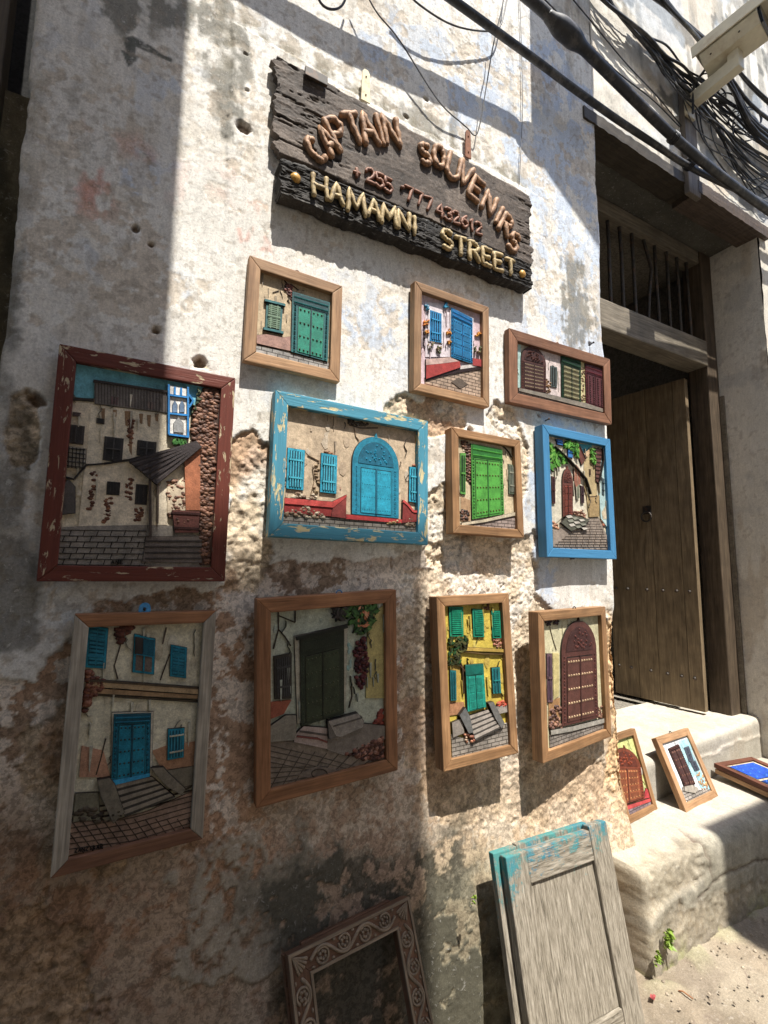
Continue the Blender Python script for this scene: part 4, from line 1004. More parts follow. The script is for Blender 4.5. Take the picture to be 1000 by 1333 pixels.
# signature
def scribble(pic, glyphs, x0, y0, dx, hh, col, slope=0.0, w=.0014):
    for i, g in enumerate(glyphs):
        for st in FONT.get(g, []):
            pic.line('painted_signature', [(x0+i*dx+q[0]*dx*.7, y0+i*dx*slope-q[1]*hh) for q in st], col, w, .0036)
FONT = {}
def arc(cx, cy, rx, ry, a0, a1, n=9): return [(cx+rx*math.cos(R(a)), cy+ry*math.sin(R(a))) for a in np.linspace(a0, a1, n)]
FONT.update({
 'A': [[(0, 0), (.5, 1), (1, 0)], [(.2, .36), (.8, .36)]], 'C': [arc(.55, .5, .5, .5, 50, 310, 13)], 'P': [[(0, 0), (0, 1)], [(0, 1)]+arc(.45, .75, .45, .25, 90, -90, 7)+[(0, .5)]],
 'T': [[(0, 1), (1, 1)], [(.5, 1), (.5, 0)]], 'I': [[(.5, 0), (.5, 1)]], 'N': [[(0, 0), (0, 1), (1, 0), (1, 1)]],
 'S': [arc(.5, .75, .45, .25, 40, 270, 9)+arc(.5, .25, .45, .25, 90, -140, 9)], 'O': [arc(.5, .5, .5, .5, 90, 450, 17)], 'U': [[(0, 1)]+arc(.5, .35, .5, .35, 180, 360, 9)+[(1, 1)]],
 'V': [[(0, 1), (.5, 0), (1, 1)]], 'E': [[(.9, 1), (0, 1), (0, 0), (.9, 0)], [(0, .5), (.7, .5)]], 'R': [[(0, 0), (0, 1)], [(0, 1)]+arc(.45, .75, .45, .25, 90, -90, 7)+[(0, .5)], [(.4, .5), (1, 0)]],
 'H': [[(0, 0), (0, 1)], [(1, 0), (1, 1)], [(0, .5), (1, .5)]], 'M': [[(0, 0), (.1, 1), (.5, .25), (.9, 1), (1, 0)]], 'Z': [[(0, 1), (1, 1), (0, 0), (1, 0)]], 'B': [[(0, 0), (0, 1), (.8, .8), (.1, .5), (.9, .25), (0, 0)]], 'G': [arc(.5, .5, .5, .5, 50, 330, 11)+[(.6, .45)]],
 '+': [[(.5, .1), (.5, .9)], [(.1, .5), (.9, .5)]], '2': [arc(.5, .72, .42, .28, 170, -30, 9)+[(.05, 0), (.95, 0)]], '5': [[(.9, 1), (.15, 1), (.12, .55)]+arc(.45, .3, .45, .3, 110, -150, 9)],
 '7': [[(.05, 1), (.95, 1), (.35, 0)]], '4': [[(.75, 0), (.75, 1), (.05, .35), (.98, .35)]], '3': [arc(.45, .74, .4, .26, 150, -80, 7)+arc(.45, .26, .45, .26, 80, -150, 8)], '6': [[(.8, 1), (.2, .6)]+arc(.5, .3, .42, .3, 150, 510, 13)], '1': [[(.25, .75), (.55, 1), (.55, 0)]], '-': [[(.1, .5), (.9, .5)]]})
scribble(p, 'AME', 426, 894, 17, 14, (30, 26, 24), 0, .0016)
p.done()
# ---- turquoise arched door, chipped turquoise frame
CHIPBLUE = wood_mat('chipped_turquoise_paint', lin((176, 150, 110)), lin((214, 196, 150)), paint=lin((84, 158, 182), .72), chip=.445, chipcol=lin((200, 188, 146)), bstr=.6)
p = Picture('framed_picture', 'wide picture of a turquoise arched door and barred windows in chipped turquoise frame', (.6634, -.0420, 1.8177, 1.0, .78, -.63, .5643, .4488), .042, .038, (340, 490, 4.348), CHIPBLUE, rec=.021)
p.ground((206, 184, 156)); p.stains(46, [(190, 160, 128), (216, 200, 176), (200, 172, 140), (222, 208, 186)], .008, .03); p.stains(10, [(206, 130, 110), (196, 150, 120)], .004, .012)
p.stones([(480, 225), (610, 250), (600, 280), (500, 275)], 40, .005, [(90, 80, 70), (60, 50, 44)]); p.line('painted_cracks', [(500, 275), (560, 292), (660, 292)], (70, 56, 44), .003); p.line('painted_cracks', [(525, 290), (535, 340), (552, 362)], (120, 96, 72), .0016)
p.line('painted_cracks', [(262, 445), (330, 480), (290, 520), (300, 590), (280, 670)], (130, 104, 76), .002); p.stones([(300, 480), (330, 470), (330, 660), (290, 680), (310, 560)], 16, .006, [(170, 146, 112), (150, 124, 96)])
cy = (40, 170, 204); cd2 = (24, 110, 140)
p.window([(148, 405), (245, 420), (236, 645), (140, 635)], cy, (26, 104, 134), 5, 2, barcol=(64, 186, 214)); p.window([(338, 435), (427, 450), (422, 665), (330, 655)], cy, (26, 104, 134), 5, 2, barcol=(64, 186, 214)); p.window([(836, 512), (905, 522), (905, 720), (832, 708)], cy, (26, 104, 134), 4, 2, barcol=(64, 186, 214))
p.stones([(355, 430), (385, 415), (425, 440), (420, 452)], 10, .006, [(150, 110, 80)]); p.stones([(862, 510), (880, 440), (905, 430), (905, 515)], 28, .007, [(176, 110, 84), (150, 90, 66), (206, 170, 130)])
p.poly('painted_plinth', [(125, 695), (395, 715), (400, 750), (400, 795), (125, 770)], (158, 50, 46), .007); p.poly('painted_plinth', [(125, 690), (395, 712), (475, 672), (475, 685), (400, 745), (125, 722)], (206, 72, 66), .010)
p.poly('painted_plinth', [(400, 735), (475, 680), (472, 805), (390, 795)], (150, 62, 56), .009); p.poly('painted_plinth', [(470, 782), (790, 812), (790, 832), (470, 808)], (204, 62, 62), .008)
p.poly('painted_plinth', [(795, 705), (850, 765), (905, 768), (905, 820), (790, 830)], (150, 56, 52), .009); p.line('painted_plinth', [(796, 708), (820, 728), (850, 766), (905, 770)], (210, 74, 70), .008, .0115)
p.poly('painted_paving', [(120, 765), (400, 800), (800, 832), (905, 840), (905, 910), (110, 860)], (150, 140, 128), .004)
st = [(176, 156, 130), (140, 116, 94), (196, 180, 156), (110, 88, 70)]
p.stones([(125, 775), (250, 730), (350, 780), (370, 805), (250, 800), (130, 790)], 75, .0085, st, h=.009); p.stones([(175, 690), (210, 655), (250, 690)], 16, .008, st, h=.010); p.stones([(250, 700), (290, 672), (330, 705)], 14, .007, st, h=.010); p.stones([(800, 845), (840, 790), (905, 850)], 26, .009, st, h=.009); p.stones([(700, 835), (750, 805), (790, 835)], 16, .006, [(206, 180, 130), (180, 150, 100)], h=.010)
p.door([(512, 325), (772, 370), (772, 805), (508, 780)], (30, 140, 172), (34, 168, 202), (24, 70, 84), .36, 4, 6, (22, 108, 138), 0, .17)
p.done({'painted_paving': PAVING})
# ---- green door
p = Picture('framed_picture', 'small upright picture of a bright green studded double door in tan frame', (1.2130, -.0500, 1.8304, -.01, 1.92, -.65, .3417, .3937), .032, .044, (580, 545, 8.08), TAN2)
p.ground((214, 196, 162)); p.stains(18, [(196, 170, 130), (228, 214, 186), (180, 150, 116)])
p.stones([(165, 200), (260, 270), (260, 700), (215, 640), (215, 340), (165, 300)], 90, .006, [(110, 76, 58), (150, 110, 84), (80, 56, 46)]); p.poly('painted_stain', [(160, 820), (260, 860), (260, 1080), (160, 1080)], (190, 150, 110), .001); p.stones([(160, 960), (230, 960), (265, 1060), (165, 1075)], 34, .007, [(50, 38, 32), (90, 66, 54), (150, 110, 90)])
p.window([(150, 365), (205, 365), (205, 800), (150, 790)], (96, 170, 70), (40, 80, 40), 1, 1); p.window([(655, 478), (735, 498), (735, 800), (660, 790)], (110, 124, 100), (70, 96, 84), 4, 2, barcol=(150, 150, 130))
p.poly('painted_kerb', [(160, 1100), (400, 1060), (725, 985), (725, 1020), (400, 1090), (160, 1125)], (206, 190, 160), .006); p.line('painted_cracks', [(160, 1128), (400, 1094), (725, 1024)], (60, 46, 36), .005, .005); p.poly('painted_paving', [(160, 1132), (400, 1098), (725, 1030), (725, 1190), (160, 1150)], (170, 150, 140), .003)
p.line('painted_cable', [(480, 250), (600, 290), (660, 350), (690, 400), (730, 400)], (60, 54, 40), .003, .005)
p.door([(258, 265), (585, 330), (605, 1005), (270, 1060)], (78, 156, 60), (86, 176, 64), (84, 60, 26), 0, 5, 4, (44, 124, 46), .20, .11)
p.done({'painted_paving': PAVING})
# ---- alley, sky-blue frame
SKYBLUE = wood_mat('sky_blue_paint', lin((150, 120, 90)), lin((190, 160, 120)), paint=lin((78, 144, 190), .72), chip=.32, rough=.5)
p = Picture('framed_picture', 'upright picture of a narrow alley with vines and red arched door, sky-blue frame', (1.7225, -.0520, 1.8337, .85, .74, -.16, .4386, .5487), .037, .046, (700, 540, 6.667), SKYBLUE, rec=.020)
p.ground((216, 204, 178)); p.poly('painted_sky', [(340, 250), (470, 260), (470, 330), (390, 340)], (70, 180, 210), .0004)
p.poly('painted_wall', [(95, 210), (330, 300), (400, 430), (400, 830), (300, 840), (200, 900), (100, 990)], (230, 220, 196), .002); p.stains(22, [(206, 180, 140), (236, 228, 208), (196, 170, 130)], .008, .025, 'painted_wall', [(105, 420), (395, 860)])
p.poly('painted_wall', [(395, 340), (450, 290), (490, 300), (500, 560), (520, 880), (440, 890), (420, 700), (395, 620)], (196, 172, 124), .004); p.poly('painted_wall', [(432, 710), (525, 700), (525, 885), (440, 888)], (176, 146, 98), .006); p.line('painted_cracks', [(430, 712), (505, 708)], (90, 70, 50), .003, .007)
p.poly('painted_wall', [(520, 560), (560, 280), (610, 300), (615, 1000), (540, 900)], (186, 216, 214), .005); p.stones([(560, 830), (615, 900), (615, 1060), (540, 900)], 36, .008, [(176, 110, 84), (206, 160, 130), (120, 80, 60)]); p.poly('painted_wall', [(545, 850), (600, 750), (610, 900), (560, 910)], (206, 190, 160), .0056)
p.poly('painted_roof', [(490, 290), (545, 300), (520, 600), (492, 575)], (110, 70, 62), .008)
for i in range(8): p.line('painted_roof', [(490, 310+i*34), (545-i*3, 316+i*34)], (64, 40, 36), .004, .0095)
p.poly('painted_roof', [(320, 290), (350, 270), (405, 380), (370, 440)], (120, 66, 54), .007); p.line('painted_roof', [(350, 270), (405, 385)], (70, 40, 34), .005, .009); p.poly('painted_wall', [(395, 345), (450, 285), (470, 290), (420, 370)], (206, 170, 130), .006)
p.poly('painted_path', [(130, 1000), (330, 960), (440, 895), (525, 890), (615, 1090), (620, 1215), (130, 1190)], (158, 142, 128), .002)
for i in range(13):
    y = 925+i*22
    p.line('painted_path', [(max(130, 400-i*28), y), (min(615, 530+i*9), y+2)], (96, 82, 72), .0016, .0026)
    for k in range(6+i//2): x = max(132, 400-i*28)+k*(56-i*.5)+(20 if i % 2 else 0); p.line('painted_path', [(x, y), (x-2+k, y+22)], (96, 82, 72), .0016, .0026)
p.poly('painted_steps', [(190, 940), (250, 870), (320, 880), (435, 910), (390, 960), (275, 1010)], (92, 92, 78), .008)
for i in range(3):
    for k in range(3): p.poly('painted_steps', [(225+k*55+i*12, 880+i*36+k*14), (268+k*55+i*12, 872+i*36+k*18), (285+k*55+i*12, 892+i*36+k*14), (245+k*55+i*12, 900+i*36+k*14)], (214, 206, 192) if (i+k) % 2 == 0 else (150, 150, 134), .0095)
p.stones([(290, 850), (380, 830), (430, 900), (330, 880)], 60, .007, [(176, 120, 96), (206, 176, 150), (110, 70, 56)], h=.009); p.stones([(130, 930), (180, 960), (180, 1000), (130, 1000)], 12, .008, [(190, 140, 110)])
p.door([(200, 465), (290, 478), (292, 870), (205, 885)], (120, 66, 54), (142, 66, 50), (80, 36, 30), .30, 5, 2, (90, 48, 40), 0, .16, panels=True)
p.poly('painted_arch', [(305, 590), (300, 480), (322, 435), (350, 470), (360, 600), (320, 640)], (166, 106, 84), .005); p.poly('painted_arch', [(318, 640), (345, 600), (350, 720), (325, 740)], (120, 124, 100), .005)
p.window([(112, 535), (140, 545), (142, 770), (116, 770)], (92, 46, 44), (60, 40, 44), 1, 1); p.window([(362, 615), (390, 625), (392, 765), (366, 770)], (90, 62, 66), (60, 44, 50), 1, 1); p.window([(250, 280), (292, 285), (292, 380), (252, 370)], (40, 110, 190), (60, 140, 216), 0, 1); p.window([(150, 215), (205, 220), (205, 270), (160, 260)], (30, 90, 170), (50, 120, 200), 0, 1)
p.window([(545, 545), (565, 560), (566, 700), (548, 690)], (90, 110, 116), (70, 90, 100), 0, 2); p.window([(437, 475), (450, 475), (450, 525), (438, 525)], (130, 106, 70), (90, 70, 50), 0, 0)
g = [(70, 140, 40), (96, 168, 56), (50, 110, 34), (120, 180, 70)]
p.leaves([(95, 250), (200, 340), (255, 400), (200, 440), (100, 470)], 85, .012, g); p.leaves([(215, 225), (330, 240), (350, 300), (320, 380), (300, 330), (230, 290)], 60, .011, g); p.leaves([(445, 300), (475, 300), (480, 440), (450, 400)], 30, .009, g)
p.line('painted_cable', [(130, 280), (260, 400), (400, 560), (440, 690)], (60, 56, 44), .004, .010); p.line('painted_gutter', [(540, 300), (550, 400), (515, 580)], (60, 60, 56), .003, .010)
p.done()
# ---- lower left, teal shutters, in the shade
p = Picture('framed_picture', 'tall picture of house with teal shutters and steps, frame with grey side rails', (.0761, -.0450, 1.0929, 2.96, -.4, -.44, .3316, .5899), .032, .036, (40, 750, 3.173), {'l': GREYWOOD, 'r': GREYWOOD, 't': BROWNWOOD, 'b': REDWOOD})
p.ground((212, 206, 182), 1.0); p.stains(40, [(190, 176, 146), (214, 206, 184), (180, 160, 126)], .008, .03)
p.poly('painted_stain', [(560, 700), (690, 680), (690, 790), (540, 800), (500, 720)], (176, 130, 96), .0012); p.poly('painted_stain', [(210, 700), (300, 720), (330, 830), (200, 830)], (190, 140, 110), .0012)
p.poly('painted_cornice', [(240, 430), (690, 462), (690, 485), (240, 452)], (176, 146, 106), .008); p.poly('painted_cornice', [(235, 458), (690, 490), (690, 505), (232, 480)], (160, 126, 88), .006); p.line('painted_cornice', [(232, 484), (400, 498), (690, 516)], (70, 60, 44), .005, .004); p.line('painted_cornice', [(240, 428), (480, 444), (690, 460)], (80, 66, 50), .004, .009)
p.stones([(230, 390), (300, 430), (295, 470), (250, 500), (215, 575), (215, 430)], 70, .008, [(140, 86, 66), (110, 66, 52), (170, 116, 90)], h=.008); p.stones([(345, 212), (430, 212), (385, 250), (370, 290)], 26, .008, [(120, 70, 56), (90, 54, 44)])
p.line('painted_cracks', [(372, 280), (345, 370), (360, 425)], (70, 56, 44), .003); p.line('painted_cracks', [(575, 320), (545, 400), (535, 430)], (70, 56, 44), .003); p.line('painted_cracks', [(310, 670), (290, 750), (270, 820)], (70, 56, 44), .003); p.line('painted_cracks', [(560, 212), (545, 280)], (90, 70, 60), .003)
te = (20, 130, 156); td = (14, 84, 104)
p.window([(235, 200), (320, 215), (308, 380), (225, 375)], te, td, 1, 2, 9, barcol=(26, 120, 144)); p.window([(428, 238), (514, 258), (508, 405), (420, 395)], te, (110, 96, 86), 1, 1, 0, barcol=te); p.poly('painted_window', [(432, 250), (462, 256), (460, 322), (430, 318)], (56, 48, 44), .0076); p.poly('painted_window', [(464, 258), (508, 266), (504, 330), (462, 322)], td, .0078); p.window([(578, 282), (644, 295), (640, 420), (574, 412)], te, td, 1, 2, 8, barcol=(26, 120, 144)); p.window([(566, 630), (634, 625), (630, 745), (564, 757)], te, (22, 90, 110), 4, 0, barcol=(40, 140, 166)); p.line('painted_window_rail', [(572, 658), (630, 650)], (180, 176, 150), .003, .009); p.line('painted_window_bar', [(572, 725), (628, 715)], (180, 176, 150), .003, .009)
p.poly('painted_surround', [(336, 562), (505, 558), (500, 820), (330, 850)], (196, 188, 166), .003)
p.door([(344, 568), (495, 564), (490, 815), (332, 845)], (14, 108, 130), (16, 126, 154), (50, 66, 60), 0, 5, 3, (12, 80, 100), .16, .14)
p.poly('painted_doorsill', [(335, 838), (490, 808), (490, 822), (340, 858)], (40, 150, 200), .008)
p.poly('painted_paving', [(160, 1010), (330, 1010), (480, 970), (680, 880), (680, 1020), (480, 1090), (150, 1150)], (150, 122, 104), .002); p.poly('painted_plinth', [(185, 895), (280, 890), (285, 1000), (175, 1010)], (120, 116, 96), .004); p.poly('painted_plinth', [(560, 800), (690, 780), (690, 850), (620, 880)], (124, 116, 98), .003)
for i in range(8):
    p.line('painted_paving', [(150+i*4, 1125-i*22), (420, 1090-i*24), (680, 1010-i*22)], (74, 60, 50), .002, .003)
for i in range(13): x = 150+i*44; p.line('painted_paving', [(x-30, 1000), (x+70, 1140)], (74, 60, 50), .002, .0031)
p.stones([(175, 1000), (200, 955), (290, 960), (285, 1010)], 30, .009, [(70, 60, 50), (100, 88, 72)], h=.007); p.stones([(620, 880), (690, 800), (690, 870)], 14, .007, [(90, 80, 66)])
p.stairs([(345, 858), (498, 824), (592, 905), (388, 985)], 5, (142, 130, 112))
p.poly('painted_steps', [(275, 835), (325, 825), (345, 850), (385, 965), (340, 1010), (290, 900)], (116, 108, 92), .012); p.poly('painted_steps', [(495, 785), (545, 782), (560, 800), (635, 870), (620, 895), (560, 860)], (128, 118, 100), .012); p.stones([(335, 940), (375, 945), (370, 1000), (335, 1005)], 14, .007, [(120, 104, 84), (60, 50, 40)], h=.014)
scribble(p, 'ZANZIBAR', 182, 1136, 15, 16, (34, 28, 26), -.16, .0018)
p.done()
b = MB(); xx, zz = -.012, p.h
hk = [(-.014, 0), (.014, 0)]+[(.014*math.cos(a), .010+.014*math.sin(a)) for a in np.linspace(0, math.pi, 9)]
b.add([(xx+x, .016, zz+z) for x, z in hk]+[(xx+x, .020, zz+z) for x, z in hk], [tuple(range(len(hk)))[::-1], tuple(range(len(hk), 2*len(hk)))]+[(i, (i+1) % len(hk), (i+1) % len(hk)+len(hk), i+len(hk)) for i in range(len(hk))], lin((80, 150, 200)))
b.pebble((xx, .0155, zz+.008), .004, .003, .006, (.02, .02, .02), p.rnd); b.build('hanger_plate', RELIEF, p.root)
# ---- dark green double door, in the shade
p = Picture('framed_picture', 'picture of a dark green double door with stone bench and vine, wide brown frame', (.5905, -.0450, 1.1385, -.73, -3.02, 2.87, .4532, .5790), .041, .036, (310, 740, 3.92), BROWNWOOD)
p.ground((184, 190, 172), 1.0); p.stains(60, [(150, 170, 160), (190, 192, 176), (130, 150, 140), (196, 200, 186), (160, 150, 130)], .006, .03)
p.poly('painted_wall', [(660, 250), (760, 170), (760, 660), (650, 660)], (186, 170, 104), .003); p.stains(30, [(150, 130, 76), (206, 190, 126), (120, 100, 60)], .006, .02, 'painted_wall', [(665, 260), (755, 650)])
p.line('painted_cracks', [(205, 200), (205, 310), (180, 410)], (60, 50, 40), .004); p.line('painted_cracks', [(205, 310), (240, 350), (268, 395)], (60, 50, 40), .004); p.line('painted_cracks', [(205, 240), (290, 275), (292, 205)], (60, 50, 40), .004); p.line('painted_cracks', [(575, 600), (580, 650), (565, 710)], (60, 50, 40), .004)
p.stains(12, [(70, 160, 176), (90, 150, 160)], .006, .016, 'painted_board', [(545, 390), (580, 520)]); p.poly('painted_surround', [(285, 345), (555, 285), (545, 730), (300, 790)], (176, 170, 150), .003)
p.window([(182, 448), (270, 430), (270, 660), (186, 665)], (60, 56, 50), (30, 30, 30), 6, 2, barcol=(66, 66, 66))
p.poly('painted_stain', [(165, 680), (270, 668), (230, 740), (165, 765)], (160, 84, 60), .003)
p.poly('painted_paving', [(160, 880), (300, 880), (450, 920), (560, 950), (760, 960), (760, 1000), (160, 1150)], (130, 116, 102), .002)
for i in range(9): p.line('painted_paving', [(160, 900+i*28), (420, 960+i*26), (600, 1010+i*20)] if i < 4 else [(160, 900+i*28), (460, 960+i*12)], (78, 68, 58), .002, .003)
for i in range(9): p.line('painted_paving', [(150+i*60, 1140-i*14), (270+i*60, 920+i*6)], (78, 68, 58), .002, .0031)
p.poly('painted_paving', [(300, 1050), (400, 1005), (540, 1030), (430, 1082)], (120, 106, 94), .004); c0 = [(410+40*math.cos(a), 1042+24*math.sin(a)) for a in np.linspace(0, 6.28, 13)]; p.line('painted_manhole', c0, (60, 50, 44), .003, .0055)
p.poly('painted_bench', [(162, 800), (240, 745), (292, 745), (292, 870), (162, 880)], (140, 132, 116), .006); p.poly('painted_steps', [(290, 840), (330, 800), (450, 810), (450, 915), (280, 880)], (170, 150, 140), .006); p.line('painted_steps', [(295, 850), (400, 862), (450, 880)], (120, 60, 54), .005, .008); p.line('painted_steps', [(310, 825), (450, 845)], (90, 80, 74), .004, .008)
p.poly('painted_bench', [(450, 800), (560, 780), (760, 800), (760, 860), (640, 900), (540, 950), (450, 920)], (124, 114, 104), .006)
dg = (52, 62, 40)
p.door([(312, 350), (535, 300), (535, 735), (318, 800)], (44, 54, 38), dg, (90, 90, 60), 0, 5, 4, (36, 44, 30), .22, .10); p.line('painted_door', [(292, 354), (550, 292)], (30, 34, 26), .009, .012); p.stains(24, [(120, 106, 76), (146, 130, 100), (96, 84, 60)], .004, .016, 'painted_stain', [(340, 620), (520, 770)])
p.poly('painted_bench', [(450, 770), (600, 730), (630, 770), (625, 800), (510, 850), (490, 845)], (146, 138, 128), .014); p.poly('painted_bench', [(448, 775), (470, 790), (500, 850), (455, 860)], (104, 96, 88), .013)
for i in range(1): p.line('painted_bench', [(475, 795), (620, 752)], (96, 88, 80), .003, .0155)
br = [(150, 100, 84), (110, 70, 58), (176, 130, 110), (84, 54, 46)]
p.stones([(530, 940), (640, 890), (760, 840), (760, 965), (640, 975)], 130, .009, br, h=.010); p.stones([(690, 800), (745, 680), (760, 700), (755, 810)], 34, .008, [(160, 76, 60), (130, 60, 50)]); p.stones([(590, 380), (650, 350), (660, 470), (640, 640), (600, 600)], 90, .0075, [(96, 40, 44), (70, 30, 34), (120, 60, 56)], h=.008)
p.leaves([(490, 210), (560, 185), (700, 180), (690, 260), (640, 340), (600, 330), (560, 260)], 130, .012, [(36, 70, 30), (60, 104, 44), (30, 54, 26), (90, 130, 60)]); p.leaves([(600, 190), (660, 190), (650, 300), (600, 300)], 16, .011, [(206, 120, 80), (220, 150, 110)]); p.leaves([(480, 200), (550, 200), (550, 260), (500, 270)], 30, .011, [(40, 36, 34), (60, 54, 50)])
p.done(); p.loop(.03, plain_mat('blue_hook_paint', lin((90, 130, 170)), .5))
# ---- yellow house, teal door
p = Picture('framed_picture', 'narrow tall picture of a yellow house with teal door and steps', (1.1353, -.0700, 1.1318, -1.26, 1.89, 1.5, .3235, .5693), .034, .050, (540, 740, 3.448), TAN2)
p.ground((212, 188, 84)); p.stains(50, [(206, 170, 50), (236, 214, 96), (190, 150, 60), (170, 130, 56), (230, 206, 120)], .005, .025); p.poly('painted_stain', [(155, 590), (220, 600), (225, 650), (155, 660)], (186, 130, 90), .0012); p.poly('painted_stain', [(160, 400), (200, 420), (205, 600), (160, 600)], (196, 160, 70), .0012)
tg = (20, 150, 126); tgd = (12, 100, 88)
p.window([(150, 172), (214, 172), (216, 305), (155, 305)], (16, 140, 100), tgd, 0, 0, 13, barcol=(18, 150, 110)); p.window([(255, 180), (305, 185), (308, 307), (260, 307)], (16, 146, 110), tgd, 0, 0, 12, barcol=(18, 150, 114)); p.window([(340, 190), (378, 190), (384, 312), (346, 312)], (16, 146, 110), tgd, 0, 0, 12, barcol=(18, 150, 114))
p.stones([(350, 318), (395, 312), (395, 355), (360, 350)], 22, .006, [(170, 110, 90), (190, 140, 110)]); p.stones([(300, 158), (335, 158), (330, 185), (310, 185)], 10, .006, [(110, 70, 50)])
p.poly('painted_cornice', [(225, 352), (398, 362), (398, 375), (225, 368)], (196, 160, 70), .007); p.line('painted_cornice', [(215, 372), (300, 382), (398, 384)], (110, 84, 44), .004, .005)
p.line('painted_cable', [(190, 400), (210, 440), (215, 560)], (80, 60, 40), .004, .006); p.line('painted_cable', [(195, 430), (230, 470)], (90, 60, 40), .004, .006)
p.leaves([(150, 310), (240, 312), (240, 350), (205, 380), (195, 430), (152, 430)], 80, .010, [(60, 66, 30), (90, 90, 44), (50, 50, 26), (40, 80, 40)])
p.window([(153, 455), (180, 458), (182, 590), (157, 592)], (30, 120, 124), (20, 80, 90), 2, 0); p.window([(340, 445), (376, 442), (382, 558), (346, 560)], (28, 130, 130), (24, 96, 104), 2, 1)
p.poly('painted_paving', [(160, 745), (260, 770), (390, 700), (415, 690), (420, 800), (165, 855)], (166, 156, 144), .002); p.poly('painted_plinth', [(160, 690), (205, 670), (215, 735), (165, 755)], (150, 140, 130), .006); p.poly('painted_plinth', [(350, 620), (410, 610), (415, 640), (370, 650)], (170, 160, 150), .006); p.stones([(360, 610), (405, 585), (410, 612), (365, 622)], 14, .007, [(206, 80, 60), (190, 100, 70)], h=.009)
p.stairs([(232, 662), (322, 632), (386, 706), (262, 768)], 5, (180, 168, 156))
p.poly('painted_steps', [(190, 655), (215, 620), (235, 660), (250, 730), (230, 735)], (110, 110, 108), .012); p.poly('painted_steps', [(318, 600), (340, 595), (390, 690), (375, 712), (350, 670)], (120, 118, 114), .012); p.stones([(205, 740), (245, 730), (262, 770), (230, 782)], 18, .007, [(190, 130, 100), (214, 180, 150), (150, 90, 70)], h=.012)
p.door([(220, 432), (300, 426), (312, 620), (230, 640)], (22, 150, 130), (28, 166, 144), (14, 90, 84), 0, 4, 3, (14, 112, 98), .24, .10, panels=True)
p.done({'painted_paving': PAVING})
# ---- brown arched door
p = Picture('framed_picture', 'tall picture of a dark brown arched carved door, tan frame beside the doorway corner', (1.6397, -.0680, 1.0792, 8.35, .24, .3, .4830, .5436), .036, .046, (540, 740, 3.448), TAN2)
p.ground((214, 206, 170)); p.stains(30, [(196, 186, 140), (226, 220, 190), (190, 196, 170)], .008, .03); p.poly('painted_stain', [(600, 600), (650, 580), (650, 700), (600, 700)], (190, 140, 90), .0012); p.stones([(585, 232), (650, 228), (640, 250), (590, 255)], 26, .007, [(90, 60, 56), (60, 40, 40)])
p.line('painted_cracks', [(605, 260), (620, 320), (635, 365)], (110, 96, 70), .003); p.window([(588, 382), (612, 382), (616, 598), (592, 600)], (110, 80, 90), (84, 60, 76), 1, 1); p.poly('painted_post', [(618, 380), (645, 380), (645, 570), (622, 590)], (214, 196, 130), .002)
p.stones([(602, 630), (650, 600), (655, 715), (604, 718)], 46, .008, [(120, 84, 70), (150, 110, 90), (90, 64, 56)], h=.007); p.stones([(820, 620), (840, 612), (842, 670), (825, 672)], 14, .007, [(120, 84, 70), (150, 110, 90)])
p.poly('painted_kerb', [(603, 725), (700, 708), (845, 672), (845, 690), (700, 728), (605, 745)], (170, 164, 152), .007); p.poly('painted_paving', [(603, 745), (700, 730), (848, 692), (850, 780), (605, 825)], (160, 150, 140), .003)
p.door([(652, 238), (805, 232), (818, 668), (655, 708)], (96, 54, 46), (104, 62, 52), (206, 176, 140), .30, 5, 5, (76, 42, 38), 0, .13)
p.done({'painted_paving': PAVING}); p.loop(.02, IRON)

# ---- pictures standing and lying on the plinth
p = Picture('framed_picture', 'picture of red-brown arched door on yellow, standing on plinth at the wall corner', (2.2257, .1227, .5415, 5.58, 15.2, -.09, .2596, .3619), .028, .026, (800, 920, 5.0), TAN2, rec=.012)
p.ground((206, 210, 140)); p.stains(12, [(220, 220, 170), (190, 196, 120)]); p.poly('painted_plinth', [(30, 655), (180, 600), (232, 590), (240, 560), (200, 530), (185, 600), (40, 650)], (190, 60, 66), .004); p.poly('painted_plinth', [(30, 660), (230, 595), (232, 615), (30, 690)], (200, 70, 70), .004); p.poly('painted_paving', [(30, 692), (232, 618), (240, 660), (30, 720)], (150, 130, 136), .003)
p.door([(-30, 250), (150, 290), (190, 590), (-20, 660)], (130, 62, 40), (160, 84, 50), (206, 150, 100), .34, 5, 4, (104, 48, 34), 0, .12, panels=True); p.done({'painted_paving': PAVING})
p = Picture('framed_picture', 'picture of dark door and white turquoise wall, leaning on the doorway step', (2.6047, .0796, .5180, 3.73, 23.18, 0, .3207, .3289), .034, .028, (800, 920, 5.0), GREYWOOD if False else TAN, rec=.010)
p.ground((236, 236, 236)); p.poly('painted_wall', [(320, 250), (440, 235), (450, 470), (420, 520)], (240, 240, 244), .001); p.poly('painted_wall', [(415, 225), (480, 205), (500, 260), (540, 430), (500, 470)], (160, 206, 216), .001); p.poly('painted_wall', [(455, 250), (490, 250), (590, 480), (625, 540), (560, 530)], (150, 196, 206), .0012)
p.poly('painted_paving', [(440, 590), (440, 520), (540, 540), (640, 540), (640, 560), (480, 620)], (176, 166, 156), .002); p.poly('painted_steps', [(450, 520), (500, 510), (540, 530), (520, 565), (450, 550)], (170, 160, 146), .006); p.stones([(525, 430), (565, 425), (615, 530), (565, 540)], 40, .006, [(196, 150, 100), (170, 120, 80), (214, 180, 130)])
